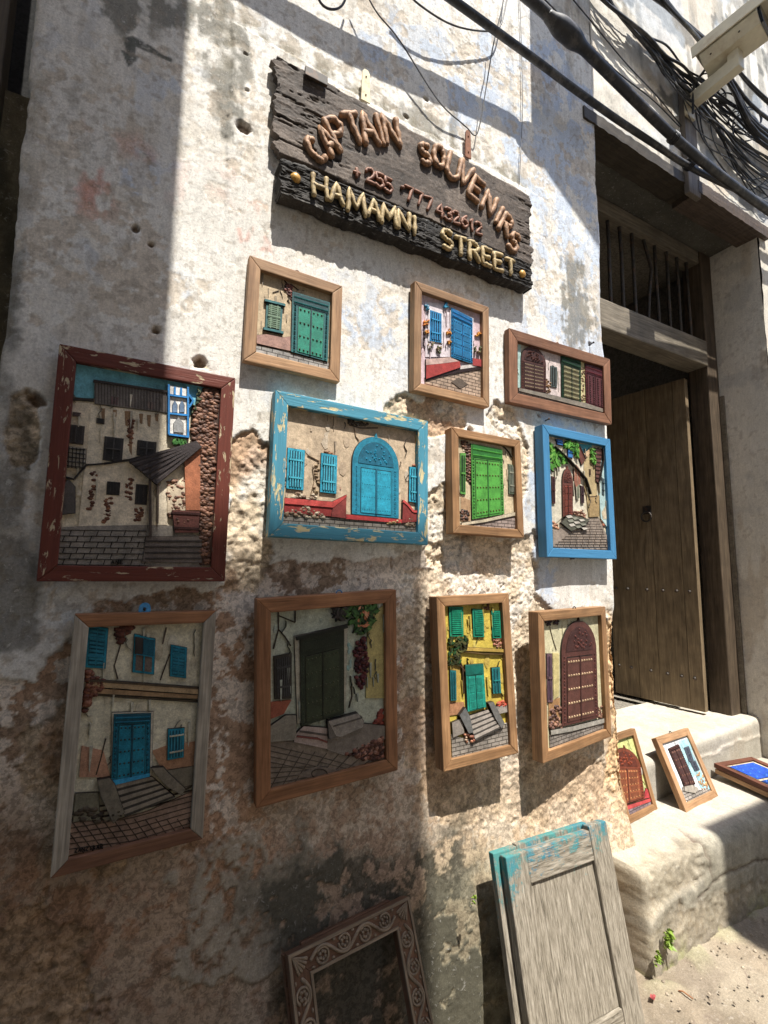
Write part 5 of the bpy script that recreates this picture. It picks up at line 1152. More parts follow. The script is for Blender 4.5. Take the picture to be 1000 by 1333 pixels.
p.door([(345, 275), (410, 245), (520, 505), (450, 520)], (70, 44, 40), (92, 56, 50), (150, 110, 96), 0, 5, 2, (56, 36, 34), .08, .08, panels=True); p.window([(450, 268), (480, 258), (512, 350), (482, 358)], (90, 96, 110), (70, 76, 90), 1, 1); p.window([(490, 360), (522, 352), (550, 410), (520, 420)], (90, 96, 110), (70, 76, 90), 1, 1); p.done({'painted_paving': PAVING}); p.loop(.0, IRON)
# lying flat by the reveal: two in a stack, and a tan one with a small red box behind
def flat_pose(w, h, cx, cy, z, yaw): return (cx, cy, z, yaw, 88.5, 0, w, h)
DARKF = wood_mat('dark_red_hardwood', lin((76, 42, 32)), lin((124, 78, 58)))
def lying(label, corner, yaw, w, h, ztop, mat, fw, art):
    # corner = left-hand near corner on the top face
    H, N, V = axes(R(yaw), R(86.5), 0); c = np.array([corner[0], corner[1], ztop])+H*w/2+V*h/2
    q = Picture('framed_picture', label, (c[0], c[1], c[2]+.010, yaw, 86.5, 0, w, h), fw, .024, (0, 0, 1), mat, rec=.008); art(q); return q.done()
def blue_art(q):
    q.ground((206, 196, 170)); x0, z0, x1, z1 = q.in_; W_, H_ = x1-x0, z1-z0
    for a, b_, c in ((.40, .94, (30, 80, 200)), (.06, .33, (20, 50, 130))):
        q.local('painted_door', [(x0+W_*.1, z0+H_*a), (x0+W_*.9, z0+H_*a), (x0+W_*.9, z0+H_*b_), (x0+W_*.1, z0+H_*b_)], c, .003)
        for i in range(4):
            for j in range(3):
                v, u = z0+H_*(a+(b_-a)*(i+.5)/4), x0+W_*(.2+.6*j/2); q.stud('painted_door', u, v, .006, (70, 130, 230), .0032)
def plain_art(q): q.ground((220, 206, 150)); q.stains(20, [(206, 180, 110), (230, 220, 190)])
YAWF = -8
cn = np.array([2.965, .150])-.33*np.array([.139, .99])
lying('tan frame lying at the bottom of the stack on the plinth', (cn[0]+.008, cn[1]-.004), YAWF, .30, .33, ZP+.027, TAN, .03, plain_art)
lying('dark red frame with a bright blue picture lying on top of another frame', (cn[0], cn[1]), YAWF-1.2, .30, .33, ZP+.0555, DARKF, .034, blue_art)
cn2 = on_z(838, 962, ZP+.03)
lying('tan frame lying on the plinth behind the two standing pictures', (cn2[0]-.12, cn2[1]-.10), 6, .30, .12, ZP+.03, TAN, .022, plain_art)

# ================================================================== SIGNBOARD
def sign():
    c0 = on_y(528, 312, -.034)
    root = tag(empty('wooden_signboard', loc=(c0[0], -.034, c0[2])), 'long weathered plank sign with raised lettering CAPTAIN SOUVENIRS, HAMAMNI STREET', 'sign')
    inv = Matrix.Translation((-c0[0], .034, -c0[2]))
    SIGNW = masonry_mat('burnt_sign_wood', .3, .7, .003, .7)
    def plank(name, q, y, thick, seed, col, dk, rough, endcut):
        P = [on_y(a, b, y) for a, b in q]; nu, nv = 330, 96
        u = np.r_[0, 0, np.linspace(0, 1, nu), 1, 1]; v = np.r_[0, 0, np.linspace(0, 1, nv), 1, 1]
        U, Vv = np.meshgrid(u, v)
        A = (P[3][None, None]*(1-U)[..., None]+P[2][None, None]*U[..., None]); B = (P[0][None, None]*(1-U)[..., None]+P[1][None, None]*U[..., None])
        G = A*(1-Vv)[..., None]+B*Vv[..., None]
        X = G[..., 0]; Z = G[..., 2]
        n1 = fbm(X, Z, 5, 4, seed); n2 = fbm(X*.25, Z*1.0, 60, 4, seed+2, .6); n3 = fbm(X, Z, 70, 3, seed+4)
        gr = fbm(X*.055, Z, 30, 4, seed+6, .6)
        ends = np.clip(smooth(.30, .04, U+.03*n1)+smooth(.93, .985, U+.02*n1), 0, 1)*endcut
        cr = smooth(.10, .02, np.abs(gr+.1*n2))*np.clip(.25+1.1*ends+.6*smooth(.2, .7, n1), 0, 1)
        rgh = rough*np.clip(.30+ends+(rough > 1.5), 0, 1)
        h = .0012*n1+rgh*.0012*n2+.0003*n3-.009*cr*np.clip(.25+ends, 0, 1)-.0014*smooth(.4, .1, np.abs(n2))*rgh
        C = np.empty(X.shape+(3,)); C[:] = col; C *= (1+.18*n1+.22*n2+.12*n3)[..., None]
        C = mixc(C, dk, np.clip(cr*1.1, 0, .95)); C = mixc(C, tuple(3.0*q for q in col), .35*smooth(.35, .7, fbm(X*.5, Z, 11, 4, seed+8)))
        # ragged ends and top
        rx = .010*endcut*fbm(Z, Z*0, 38, 4, seed+10, .7)+.006*endcut*n2
        G[..., 0] += np.where(U < .004, rx, 0)+np.where(U > .996, rx, 0)
        G[..., 2] += np.where((Vv < .01) | (Vv > .99), .003*fbm(X, X*0, 18, 4, seed+12)*rough, 0)
        yy = np.full(X.shape, y); yy = yy-h
        back = np.zeros(X.shape, bool); back[0] = back[-1] = True; back[:, 0] = back[:, -1] = True
        near = np.zeros(X.shape, bool); near[1] = near[-2] = True; near[:, 1] = near[:, -2] = True
        yy = np.where(back, y+thick, np.where(near, y+.004, yy)); G[..., 1] = yy
        o = grid_mesh(name, G, C, SIGNW); o.parent = root; o.matrix_basis = inv; return o
    plank('upper_plank', [(358, 70), (690, 255), (692, 345), (360, 196)], -.034, .026, 601, (.088, .070, .057), (.012, .010, .009), 1.0, 1.0)
    plank('lower_plank', [(364, 204), (691.5, 344), (693.5, 376), (364, 251)], -.060, .052, 621, (.030, .027, .024), (.006, .005, .005), 2.2, .5)
    COPPER = plain_mat('dull_copper_paint', lin((170, 132, 100), .8), .62, .1, .45, 120, lin((58, 36, 26)), .6)
    GOLD = plain_mat('dull_gold_paint', lin((186, 164, 120), .8), .62, .1, .45, 120, lin((70, 52, 30)), .6)
    DCOP = plain_mat('dark_copper_paint', lin((140, 96, 74), .8), .6, .1, .4, 120, lin((60, 34, 26)), .4)
    def letters(items, crop, y, r, mat, wfac, flat=.8):
        for g, (bx, by), (tx, ty) in items:
            f = lambda x, yy: on_y(crop[0]+x/crop[2], crop[1]+yy/crop[2], y)
            b_ = f(bx, by); t_ = f(tx, ty); up = t_-b_; hgt = np.linalg.norm(up); upn = up/hgt
            rt = np.array([upn[2], 0, -upn[0]]); w = hgt*wfac*{'I': .5, 'M': 1.25, '1': .6, '+': .9, '-': .5}.get(g, 1.0)
            m = MB()
            for st in FONT[g]:
                pts = [(b_+upn*(r*.5+(hgt-r)*q[1])+rt*w*(q[0]-.5)) for q in st]
                dense = []
                for a, c in zip(pts[:-1], pts[1:]):
                    k = max(2, int(np.linalg.norm(c-a)/.012))
                    dense += [a+(c-a)*i/k for i in range(k)]
                dense.append(pts[-1])
                rs = random.Random(int(bx*7+by)); rad = [r*rs.uniform(.74, 1.14) for _ in dense]
                ph = rs.uniform(0, 6)
                dense = [p+np.array([.0012*math.sin(i*1.3+ph), 0, .0012*math.cos(i*1.1+ph)]) for i, p in enumerate(dense)]
                m.tube(dense, rad, 8)
            o = m.build('letter', mat, root); o.matrix_basis = inv
    c7 = (345, 60, 5.405); c1 = (440, 190, 3.846)
    letters([('C', (418, 815), (288, 645)), ('A', (512, 768), (378, 572)), ('P', (578, 742), (455, 500)), ('T', (672, 695), (580, 468)), ('A', (758, 695), (678, 462)), ('I', (838, 700), (775, 480)), ('N', (908, 712), (868, 495))], c7, -.040, .0118, COPPER, .50)
    letters([('S', (442, 96), (432, -14)), ('O', (505, 110), (505, -2)), ('U', (566, 165), (590, 50)), ('V', (622, 198), (652, 92)), ('E', (675, 268), (712, 172)), ('N', (738, 332), (775, 245)), ('I', (785, 388), (825, 312)), ('R', (822, 440), (862, 358)), ('S', (862, 525), (900, 445))], c1, -.040, .0118, COPPER, .50)
    nums = [('+', 95, 135, 62), ('2', 163, 150, 76), ('5', 210, 174, 76), ('5', 254, 198, 76), ('-', 325, 207, 36), ('7', 358, 240, 76), ('7', 408, 264, 72), ('7', 455, 290, 72), ('4', 510, 322, 74), ('3', 554, 342, 70), ('2', 592, 358, 66), ('6', 634, 378, 66), ('1', 671, 396, 66), ('2', 704, 412, 66)]
    letters([(g, (x, y+h/2), (x-3, y-h/2)) for g, x, y, h in nums], c1, -.038, .0068, DCOP, .62)
    letters([('H', (390, 1068), (382, 912)), ('A', (505, 1112), (500, 962)), ('M', (645, 1185), (640, 1020))], c7, -.066, .0092, GOLD, .60)
    letters([('A', (180, 362), (178, 264)), ('M', (256, 398), (254, 296)), ('N', (330, 425), (328, 328)), ('I', (384, 448), (382, 352)), ('S', (548, 520), (545, 418)), ('T', (616, 548), (612, 456)), ('R', (684, 578), (680, 482)), ('E', (748, 602), (745, 512)), ('E', (805, 626), (802, 538)), ('T', (866, 648), (862, 568))], c1, -.066, .0092, GOLD, .60)
    for (x, y), cr in (((220, 918), c7), ((928, 637), c1)):
        p0 = on_y(cr[0]+x/cr[2], cr[1]+y/cr[2], -.066); m = MB()
        for i in range(6):
            th0, th1 = i/6*math.pi/2, (i+1)/6*math.pi/2
            for k in range(12):
                a, b_ = k/12*6.2832, (k+1)/12*6.2832; rr = .0175
                q = lambda th, aa: (p0[0]+rr*math.cos(th)*math.cos(aa), p0[1]+.008-rr*.8*math.sin(th), p0[2]+rr*math.cos(th)*math.sin(aa))
                m.add([q(th0, a), q(th0, b_), q(th1, b_), q(th1, a)], [(0, 1, 2, 3)], (1, 1, 1), True)
        o = m.build('knob', plain_mat('yellow_knob_paint', lin((196, 150, 76)), .35, .1, .15, 50), root); o.matrix_basis = inv
    def strap(px, w, h, mat, name):
        p0 = on_y(px[0], px[1], -.016); m = MB()
        out = [(-w/2, -h/2), (w/2, -h/2), (w*.42, h*.40), (w*.2, h/2), (-w*.2, h/2), (-w*.42, h*.40)]
        vs = [(p0[0]+x, -.020, p0[2]+z) for x, z in out]+[(p0[0]+x, -.015, p0[2]+z) for x, z in out]; n = len(out)
        m.add(vs, [tuple(range(n)), tuple(range(2*n-1, n-1, -1))]+[(i, i+n, (i+1) % n+n, (i+1) % n) for i in range(n)])
        for zz in (.28, -.30):
            m.pebble((p0[0], -.021, p0[2]+h*zz), .004, .003, .004, (1, 1, 1), random.Random(3))
        o = m.build(name, mat, root); o.matrix_basis = inv
    strap((476, 112), .036, .13, plain_mat('chipped_cream_strap', lin((206, 194, 160)), .6, .1, .12, 40, lin((110, 70, 46)), .2), 'hanger_strap')
    strap((609, 188), .030, .125, RUST, 'hanger_strap')
    m = MB(); a = on_y(397, 88, -.045); b_ = on_y(426, 105, -.045)
    m.box((a[0], -.052, a[2]-.03), (b_[0], -.040, a[2]+.004), (1, 1, 1)); o = m.build('iron_clip', IRON, root, .002); o.matrix_basis = inv
sign()

# ================================================================== CABLES AND WIRES
def smooth_path(P, n=8):
    P = [np.array(p, float) for p in P]; out = []
    Q = [2*P[0]-P[1]]+P+[2*P[-1]-P[-2]]
    for i in range(1, len(Q)-2):
        for k in range(n):
            t = k/n; a, b_, c, d = Q[i-1], Q[i], Q[i+1], Q[i+2]
            out.append(.5*((2*b_)+(-a+c)*t+(2*a-5*b_+4*c-d)*t*t+(-a+3*b_-3*c+d)*t**3))
    out.append(P[-1]); return out
def cable(name, label, pts, r, mat=BLACK, ext=(), extr=(), group=None, n=8, radii=None, seg=8):
    P = list(ext)+[on_y(a, b_, y) for a, b_, y in pts]+list(extr)
    sp = smooth_path(P, seg); m = MB()
    rr = r if radii is None else [radii(p) for p in sp]
    base = sp[0]; m.tube([p for p in sp], rr, n)
    return tag(m.build(name, mat), label, 'cable', group)
c1 = cable('thick_cable', 'thick black cable running level across the wall just over the doorway beam', [(590, 0, -.11), (700, 80, -.11), (740, 110, -.11), (800, 153, -.11), (850, 186, -.11), (893, 214, -.10), (935, 236, -.10), (1000, 268, -.11)], .0165,
           ext=[(-2.6, -.14, 3.80), (-.8, -.13, 3.745), (.4, -.125, 3.728)], extr=[(4.6, -.12, 3.86), (6.1, -.12, 3.95)])
def splice(p): return .026+.018*max(0, 1-abs(p[0]-1.60)/.10)
s0 = on_y(738, 42, -.18)
c2 = cable('thick_cable', 'thickest black cable with a bulging taped splice, above the doorway', [(692, 0, -.18), (718, 25, -.18), (745, 48, -.18), (775, 78, -.175), (830, 133, -.17), (880, 181, -.165), (935, 226, -.155), (1000, 274, -.14)], .025,
           ext=[(-2.6, -.22, 4.02), (-.6, -.21, 3.92), (.6, -.205, 3.885)], extr=[(4.4, -.14, 3.78), (6.1, -.14, 3.80)], n=12, radii=lambda p: .0235+.017*math.exp(-((p[0]-s0[0])/.085)**4))
for cpt, lab in (((897, 214, -.10), 'twist of wire tying the thick cable to the post by the doorway beam'), ((877, 179, -.166), 'plastic tie with loose tail round the thickest cable')):
    q = on_y(*cpt); m = MB()
    for k in range(3):
        pts = [(q[0]+(k-1)*.013+.003*math.sin(a), q[1]+.026*math.cos(a), q[2]+.026*math.sin(a)) for a in np.linspace(0, 6.2, 13)]; m.tube(pts, .005, 6)
    m.tube([(q[0], q[1]-.02, q[2]-.02), (q[0]-.03, q[1]-.04, q[2]-.05), (q[0]-.04, q[1]-.035, q[2]-.03)], .004, 6)
    tag(m.build('cable_tie', BLACK), lab, 'cable tie')
WIRE = plain_mat('grey_wire', (.10, .10, .10), .5, .3, .2, 40)
cable('thin_wire', 'thin wire slung from high on the wall down to the rusty strap of the sign', [(466, -30, -.05), (490, 15, -.05), (520, 52, -.04), (570, 130, -.03), (601, 160, -.02), (608, 166, -.016)], .0026, WIRE, n=6)
cable('thin_wire', 'thin wire rising from the rusty sign strap to the thick cable', [(608, 166, -.016), (618, 176, -.02), (624, 165, -.03), (632, 120, -.05), (642, 60, -.08), (654, 8, -.11), (660, -30, -.13)], .0026, WIRE, n=6)
cable('thin_wire', 'thin dark wire sagging in a shallow bow against the upper wall', [(520, -20, -.06), (545, 5, -.06), (580, 28, -.055), (610, 38, -.05), (640, 40, -.045), (652, 32, -.045), (660, 0, -.05), (664, -30, -.05)], .0036, BLACK, n=6)
cable('thin_wire', 'short dark wire loop dipping over the wall above the sign', [(408, -20, -.04), (418, 4, -.04), (432, 12, -.04), (446, 6, -.04), (456, -20, -.04)], .0042, BLACK, n=6)
cable('thin_wire', 'pair of hair-thin cords hanging straight beside the right end of the sign', [(676, -20, -.012), (679, 60, -.012), (680, 150, -.012), (676, 240, -.012)], .0018, WIRE, n=6)
rc = random.Random(21)
labels = ['black service cable in the tangle along the upper wall']
for i in range(18):     # loose bundle low on the upper wall
    o = rc.gauss(0, 12); y = rc.uniform(-.10, -.025); sag = rc.uniform(-4, 8)
    pts = [(765+rc.uniform(-6, 14)+o*.6, -25, y), (800+o*.5, 12+o*.4+sag*.3, y), (845+o*.3+rc.uniform(-4, 4), 58+sag*.6+o*.6+rc.uniform(-4, 4), y+rc.uniform(-.02, .02)), (868+rc.uniform(-4, 4), 80+o*.7+sag+rc.uniform(-6, 6), y), (890+rc.uniform(-3, 3), 104+o*.7+sag+rc.uniform(-7, 7), y+rc.uniform(-.02, .02)), (915, 128+o*.9+sag+rc.uniform(-9, 9), y), (940, 152+o+sag*1.4+rc.uniform(-6, 6), y), (1005, 205+o*1.2+sag*1.6+rc.uniform(-10, 14), y)]
    cable('service_cable', labels[0], pts, rc.choice((.003, .004, .005, .007)), ext=[], extr=[(5.6, -.06, 4.55+rc.uniform(-.2, .2))], group='cables in the upper wall tangle', n=6, seg=6)
for i in range(12):      # taut bundle passing behind the security camera
    o = rc.gauss(0, 8); y = rc.uniform(-.17, -.09)
    pts = [(836+o, -25, y), (868+o*.8, 8+o*.5, y), (905+o*.5, 45+o*.7, y), (950, 100+o+rc.uniform(-6, 8), y), (1005, 172+o*2+rc.uniform(-14, 14), y)]
    cable('service_cable', 'black service cable of the taut bundle that passes behind the security camera', pts, rc.choice((.007, .009, .011)), extr=[(5.6, -.12, 4.9+rc.uniform(-.2, .2))], group='cables of the taut bundle', n=7, seg=6)
for i in range(9):      # drooping drop wires
    y = rc.uniform(-.06, -.015); a = rc.uniform(870, 930); b_ = 100+(a-870)*.8
    pts = [(a, b_, y), (a+rc.uniform(10, 25), b_+rc.uniform(30, 60), y), (a+rc.uniform(50, 70), b_+rc.uniform(80, 120), y), (1005, rc.uniform(215, 285), y)]
    cable('drop_wire', 'thin black drop wire drooping across the wall right of the post', pts, rc.choice((.003, .004)), group='thin drop wires', n=6, seg=6)
for i in range(7):      # curls
    q = (rc.uniform(905, 990), 0); cx_ = q[0]; cy_ = 60+(cx_-880)*.95+rc.uniform(-12, 16); rr = rc.uniform(8, 18)
    pts = [(cx_+rr*math.cos(t), cy_+rr*.9*math.sin(t)+t*1.4, -.08) for t in np.linspace(rc.uniform(0, 3), rc.uniform(6, 11), 14)]
    cable('cable_coil', 'small loose coil of black cable tied into the tangle', pts, .0045, group='loose cable coils', n=6, seg=3)
for k, pts in enumerate(([(690, -20, -.012), (740, 30, -.012), (800, 90, -.012), (850, 130, -.012), (885, 165, -.012)], [(730, -20, -.012), (765, 22, -.012), (815, 82, -.012), (858, 128, -.012), (900, 180, -.012)])):
    cable('thin_wire', ['thin wire clipped flat to the wall between the thick cables and tangle, lower one', 'thin wire clipped flat to the wall between the thick cables and tangle, upper one'][k], pts, .003, BLACK, n=6)

# ---- post and security camera
POST = wood_mat('grey_post', lin((88, 80, 72)), lin((140, 130, 118)), axis=2, bstr=.7)
m = MB(); m.box((2.765, -.034, 3.70), (2.885, -.004, 4.42)); tag(m.build('mounting_post', POST, bevel=.004), 'short grey upright board on the wall carrying the security camera', 'post')
def sec_camera():
    base = np.array([2.80, -.036, 4.27])
    root = tag(empty('security_camera', loc=tuple(base)), 'cream box security camera on a bent arm, fixed to the post above the doorway', 'camera'); root.scale = (1.22,)*3
    m = MB(); m.box((-.035, -.014, -.075), (.035, -.001, .065)); m.build('base_plate', CREAM, root, .004)
    m = MB(); m.add([(x, y, z) for x in (-.024, .024) for y, z in ((-.012, -.03), (-.012, .03), (-.235, .035), (-.235, -.025))], [(0, 1, 2, 3), (7, 6, 5, 4), (0, 4, 5, 1), (1, 5, 6, 2), (2, 6, 7, 3), (3, 7, 4, 0)]); m.build('arm', CREAM, root, .004)
    m = MB(); m.box((-.0235, -.2355, -.0255), (.0235, -.19, .066)); m.build('arm_riser', CREAM, root, .004)
    ax = Matrix.Translation((.0, -.20, .118)) @ Matrix.Rotation(R(8), 4, 'Z') @ Matrix.Rotation(R(-3), 4, 'X')
    def prism(sec, y0, y1):
        b = MB(); n = len(sec); b.add([(x, y0, z) for x, z in sec]+[(x, y1, z) for x, z in sec], [tuple(range(n)), tuple(range(2*n-1, n-1, -1))]+[(i, i+n, (i+1) % n+n, (i+1) % n) for i in range(n)]); return b
    sec = [(-.078, .04), (-.086, -.012), (-.056, -.055), (.056, -.055), (.086, -.012), (.078, .04)]
    prism(sec, .10, -.12).build('housing', CREAM, root, .004, ax)
    hood = [(-.098, -.008), (-.098, .048), (-.08, .062), (.08, .062), (.098, .048), (.098, -.008), (.091, -.008), (.091, .044), (-.091, .044), (-.091, -.008)]
    prism(hood, .125, -.17).build('sun_hood', CREAM, root, .0015, ax)
    GL = plain_mat('dark_lens_glass', (.012, .014, .02), .08, 0, .1, 20, None, 0, .6)
    prism([(x*.86, z*.86-.002) for x, z in sec], -.1202, -.131).build('lens_window', GL, root, .001, ax)
    b = MB(); b.tube([(.0, .11, -.02), (.01, .16, -.04), (.0, .17, -.12), (-.01, .175, -.2)], .006, 8); b.build('camera_lead', BLACK, root, 0, ax)
    for yy in (-.05, .06):
        b = MB(); b.pebble((0, 0, 0), .005, .003, .005, (1, 1, 1), random.Random(2)); o = b.build('screw', IRON, root); o.matrix_basis = ax @ Matrix.Translation((-.071, yy, -.033)) @ Matrix.Rotation(R(-90), 4, 'Z')
sec_camera()

# ================================================================== LEANING WOODWORK
def faded_mat(name, axis, col):
    mt, nt, b = new_mat(name); tc = node(nt, 'ShaderNodeTexCoord')
    sc = [150, 150, 150]; sc[axis] = 16
    v = node(nt, 'ShaderNodeMapping', {'Vector': tc.outputs['Object'], 'Scale': sc}).outputs[0]
    g = noise(nt, v, 1, 6, .7, .4)
    c = ramp(nt, g, [(.30, lin((74, 68, 58))), (.5, lin((132, 124, 110))), (.72, lin((172, 164, 150)))])
    sx = node(nt, 'ShaderNodeSeparateXYZ', {0: tc.outputs['Object']})
    pn = noise(nt, tc.outputs['Object'], 26, 6, .7); pf = noise(nt, v, 2.2, 4, .6)
    t = mul(nt, mul(nt, mul(nt, mapr(nt, sx.outputs[2], .28, .60, -.46, .06), mapr(nt, sx.outputs[0], -.24, -.17, .16, .0), 'ADD'), mul(nt, pn, .9), 'ADD'), mul(nt, pf, .45), 'ADD')
    mk = mapr(nt, t, .66, .78)
    pc = mixrgb(nt, mapr(nt, noise(nt, tc.outputs['Object'], 9, 3, .5), .4, .62), lin((74, 130, 126)), col)
    c = mixrgb(nt, mk, c, pc)
    nt.links.new(c, b.inputs['Base Color']); b.inputs['Roughness'].default_value = .75; b.inputs['Specular IOR Level'].default_value = .2
    bump(nt, b, mul(nt, g, mul(nt, mk, .5), 'ADD'), .7, .0025); return mt
FV, FH = faded_mat('faded_turquoise_on_grey_upright', 2, lin((54, 116, 132))), faded_mat('faded_turquoise_on_grey_level', 0, lin((50, 106, 134)))
def lean_matrix(a, b_, V, L):
    H = np.array(b_)-np.array(a); w = np.linalg.norm(H); H /= w; V = np.array(V); V = V-H*(V@H); V /= np.linalg.norm(V); N = np.cross(V, H)
    o = (np.array(a)+np.array(b_))/2-V*L
    mw = Matrix.Identity(4)
    for i in range(3): mw[i][0], mw[i][1], mw[i][2], mw[i][3] = H[i], N[i], V[i], o[i]
    return mw, w
L = .588
mw, w = lean_matrix((1.1775, -.1473, .5673), (1.6466, -.1727, .5743), (-.0035, .2043, .9789), L)
pd = tag(empty('cupboard_door', mw), 'weathered grey panelled cupboard door with turquoise paint at its top, leaning on the wall', 'door')
sw, rh, th = .088, .095, .034
for x0 in (-w/2, w/2-sw):
    m = MB(); m.box((x0, 0, 0), (x0+sw, th, L+(.012 if x0 > 0 else 0))); m.build('stile', FV, pd, .004)
m = MB(); m.box((-w/2+sw+.0005, .001, L-rh), (w/2-sw-.0005, th-.001, L-.002)); m.build('top_rail', FH, pd, .004)
m = MB(); m.box((-w/2+sw+.0005, .001, 0), (w/2-sw-.0005, th-.001, .07)); m.build('bottom_rail', FH, pd, .004)
xs = (-w/2+sw+.001, -w/2+sw+.045, w/2-sw-.001)
for i in range(2):
    m = MB(); m.box((xs[i]+.001, .011+.002*i, .0705), (xs[i+1]-.001, .024, L-rh-.0005)); m.build('panel_board', FV, pd, .002)
for x0 in (-w/2+sw, w/2-sw-.006):
    pass
m = MB(); m.box((-w/2-.022, th+.004, .0), (-w/2+.078, th+.030, L+.006)); m.box((-w/2+.079, th+.005, .0), (w/2-.06, th+.029, L+.010))
tag(m.build('plain_board', FV, None, .003), 'plain grey board leaning behind the panelled cupboard door', 'board').matrix_world = mw

L = .53
mw, w = lean_matrix((.4654, -.0840, .4734), (.8616, -.0560, .4897), (-.0630, .3461, .9361), L)
cf = tag(empty('carved_frame', mw), 'empty wooden frame carved with scrolling vines, leaning on the dark mouldy foot of the wall', 'frame')
CARVE_D = wood_mat('carved_red_ground', lin((88, 60, 44)), lin((122, 92, 70)), axis=0, bstr=.5)
CARVE_L = wood_mat('carved_grey_relief', lin((108, 92, 74)), lin((148, 130, 108)), axis=0, bstr=.5)
fw = .062
def vine_rail(length, rot, loc):
    ml = Matrix.Translation(loc) @ Matrix.Rotation(rot, 4, 'Y')
    b = MB(); o = [(-length/2, 0), (length/2, 0), (length/2-fw, fw), (-length/2+fw, fw)]
    b.add([(x, .004, z) for x, z in o]+[(x, .032, z) for x, z in o], [(0, 1, 2, 3), (7, 6, 5, 4), (0, 4, 5, 1), (1, 5, 6, 2), (2, 6, 7, 3), (3, 7, 4, 0)])
    rail = b.build('carved_rail', CARVE_D, cf, .002, ml)
    b = MB()
    for z0, z1 in ((.0, .007), (fw-.007, fw)):
        b.add([(-length/2+z0, -.001, z0), (length/2-z0, -.001, z0), (length/2-z1, -.001, z1), (-length/2+z1, -.001, z1), (-length/2+z0, .006, z0), (length/2-z0, .006, z0), (length/2-z1, .006, z1), (-length/2+z1, .006, z1)], [(0, 1, 2, 3), (7, 6, 5, 4), (0, 4, 5, 1), (1, 5, 6, 2), (2, 6, 7, 3), (3, 7, 4, 0)])
    span = length-2*fw; n = max(2, round(span/.072)); mid = fw/2
    P = [(-span/2+span*i/60, .0025, mid+.019*math.sin(i/60*math.pi*n)) for i in range(61)]; b.tube(P, .0048, 6)
    for k in range(n):
        cx_ = -span/2+span*(k+.5)/n; s_ = 1 if k % 2 == 0 else -1; cz_ = mid-s_*.003
        b.tube([(cx_+.0175*math.cos(a), .0022, cz_+.0175*math.sin(a)) for a in np.linspace(0, 5.6, 18)], .0036, 6)
        for a in (.5, 1.55, 2.6, 3.65, 4.7, 5.75):
            b.pebble((cx_+.0088*math.cos(a), .0022, cz_+.0088*math.sin(a)), .0052, .004, .0052, (1, 1, 1), rc, 6)
        for a in (-.4, .4): b.pebble((cx_+.03*(1 if a > 0 else -1), .0025, mid-s_*.019), .006, .0035, .004, (1, 1, 1), rc, 6)
    for e in (-1, 1):
        for k in range(5):
            a = R(20+k*13); x0 = e*(length/2-.010); b.tube([(x0, .0022, .010), (x0-e*.042*math.cos(a), .0022, .010+.042*math.sin(a))], [.002, .0034], 6)
    b.build('carved_vine', CARVE_L, rail)
vine_rail(w, math.pi, (0, 0, L)); vine_rail(w, 0, (0, 0, 0)); vine_rail(L, math.pi/2, (-w/2, 0, L/2)); vine_rail(L, -math.pi/2, (w/2, 0, L/2))
m = MB(); m.box((-w/2-.004, .033, .02), (-w/2+.05, .050, L-.004)); m.build('backing_strip', CARVE_D, cf, .002); m = MB(); m.box((w/2-.05, .033, .02), (w/2+.004, .050, L-.004)); m.build('backing_strip', CARVE_D, cf, .002); m = MB(); m.box((-w/2+.051, .033, L-.05), (w/2-.051, .050, L+.004)); m.build('backing_strip', CARVE_D, cf, .002)

# ================================================================== WEEDS, LITTER
LEAF = plain_mat('weed_leaf', (.16, .24, .03), .5, 0, .35, 60, None, .1)
def weed(label, pos, nrm, n, size, seed):
    rs = random.Random(seed); m = MB(); nrm = Vector(nrm)
    for i in range(n):
        d = (nrm+Vector((rs.uniform(-.8, .8), rs.uniform(-.4, .2), rs.uniform(-.3, .9)))).normalized(); sd_ = d.cross(Vector((rs.uniform(-1, 1), rs.uniform(-1, 1), rs.uniform(-1, 1)))).normalized()
        ln = size*rs.uniform(.5, 1.2); wd = ln*rs.uniform(.22, .34); o = Vector((rs.uniform(-1, 1)*size*.5, 0, rs.uniform(-1, 1)*size*1.0))
        dr = Vector((0, 0, -.25*ln)); nn = d.cross(sd_)*ln*.06
        a = o; b_ = o+d*ln*.5; c = o+d*ln+dr
        m.add([a, b_+sd_*wd, c, b_-sd_*wd, b_+nn], [(0, 1, 4), (1, 2, 4), (2, 3, 4), (3, 0, 4)], (1, 1, 1), True)
    o = m.build('weed', LEAF, recalc=False); o.location = pos; return tag(o, label, 'weed')
q = on_y(866, 1222, -.20); weed('leafy green weed growing from the broken front of the plinth', tuple(q), (0, -1, .2), 42, .030, 1)
q = on_y(853, 1246, -.205); weed('smaller green weed low on the plinth by the cupboard door', tuple(q), (0, -1, .2), 20, .022, 2)
q = on_y(615, 1172, -.10); weed('tiny green sprig on the bare wall beside the cupboard door', tuple(q), (0, -1, .3), 10, .016, 3)
q = on_z(851, 1301, .004); m = MB(); rs = random.Random(5)
for i in range(3): m.box((rs.uniform(-.02, 0), rs.uniform(-.012, 0), .002+i*.002), (rs.uniform(.004, .018), rs.uniform(.003, .012), .0035+i*.002), (1, 1, 1))
o = m.build('litter_scrap', plain_mat('red_scrap', (.30, .06, .06), .6)); o.location = tuple(q); o.rotation_euler = (.2, .15, .5); tag(o, 'small crumpled red scrap on the dirt by the plinth', 'litter')
for a, b_, lab in (((884, 1290), (902, 1300), 'dry twig on the dirt below the plinth'),):
    pa, pb = on_z(*a, .006), on_z(*b_, .006); m = MB(); m.tube([pa, (np.array(pa)+pb)/2+np.array([0, .01, .004]), pb], .0025, 6); tag(m.build('twig', BROWNWOOD), lab, 'twig')
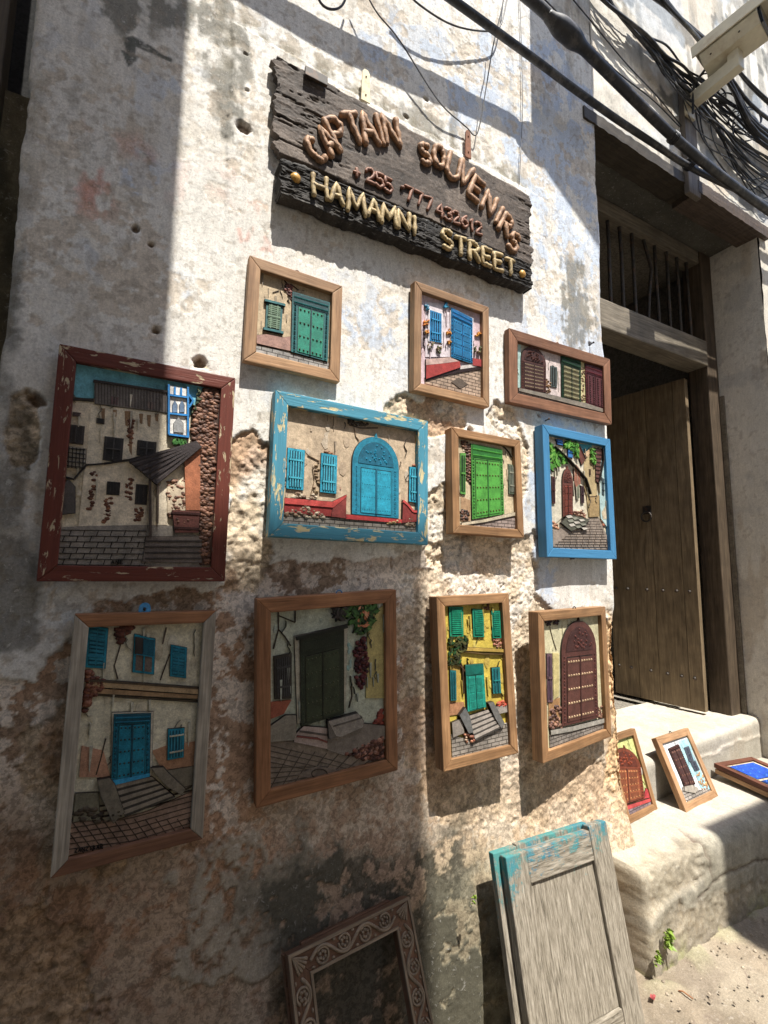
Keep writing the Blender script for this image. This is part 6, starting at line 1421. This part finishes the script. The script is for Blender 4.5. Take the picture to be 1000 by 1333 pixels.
# nails in the wall
for (x, y), lab in (((684, 143), None),):
    pass
NAILS = [((710, 548), 'black nail head over the sky-blue frame'), ((715, 480), 'rusty nail in the wall above the three-door picture'), ((768, 449), 'bent nail stub in the blue-stained wall near the doorway corner'), ((742, 728), 'nail stub under the sky-blue frame'), ((575, 480), 'tiny nail left of the blue-door picture')]
for (x, y), lab in NAILS:
    q = on_y(x, y, -.001); m = MB(); m.tube([q+np.array([0, .004, 0]), q+np.array([0, -.016, .003]), q+np.array([0, -.020, .004])], [.0028, .0028, .0055], 6); tag(m.build('nail', IRON), lab, 'nail')

# ================================================================== HOUSES ACROSS THE ALLEY (behind the viewer; they shade the lower left of the wall)
def far_house(label, x0, x1, y0, y1, z1, col, seed, wins):
    root = tag(empty('alley_house', loc=((x0+x1)/2, (y0+y1)/2, 0)), label, 'building'); inv = Matrix.Translation((-(x0+x1)/2, -(y0+y1)/2, 0))
    m = MB(); m.box((x0, y0, -.1), (x1, y1, z1), col); m.build('wall', MASON, root, 0, inv)
    m = MB(); m.box((x0-.0, y0, z1+.001), (x1+.0, y1+.0, z1+.12), tuple(c*.8 for c in col)); m.build('parapet', MASON, root, 0, inv)
    for wx, wz, ww, wh in wins:
        m = MB(); m.box((wx, y1+.001, wz), (wx+ww, y1+.03, wz+wh), (.3, .25, .2)); f = m.build('window', DOORX, root, .004, inv)
        for k in range(2):
            m = MB(); a = wx+.04+k*(ww-.06)/2; m.box((a, y1+.031, wz+.04), (a+(ww-.1)/2, y1+.05, wz+wh-.04), (.2, .2, .2)); m.build('shutter', DOORW, f, .003)
    return root
YA = -2.2
TALL = far_house('tall pale house across the alley, behind the viewer to the left', -8, .278, -8, YA, 7.0, (.58, .54, .48), 1, [(-1.6, 1.2, .9, 1.4), (-4.2, 1.2, .9, 1.4)])
far_house('set-back house across the alley, behind the viewer', .288, 1.27, -9, -3.4, 9.1, (.58, .54, .48), 2, [(.45, 1.2, .6, 1.2), (.45, 4.2, .6, 1.2)])
far_house('low house across the alley, opposite the doorway', 2.57, 9, -8, -2.3, 5.2, (.58, .54, .48), 3, [(3.2, 1.1, .9, 1.3), (5.6, 1.1, .9, 1.3)])

# the tall house's upper storey juts out over the alley, added out of view to sharpen its shade edge
j = MB(); j.box((-6, -2.19, 3.45), (.18, -1.12, 6.4), (.55, .5, .44))
jo = j.build('added_jutting_storey', MASON); jo.parent = TALL; jo.matrix_basis = Matrix.Translation((-TALL.location.x, -TALL.location.y, 0))
for k in range(5):
    m = MB(); m.box((-.1-k*1.2, -2.19, 3.30), (.02-k*1.2, -1.16, 3.448)); o = m.build('joist', DOORX, TALL, .006); o.matrix_basis = Matrix.Translation((-TALL.location.x, -TALL.location.y, 0))
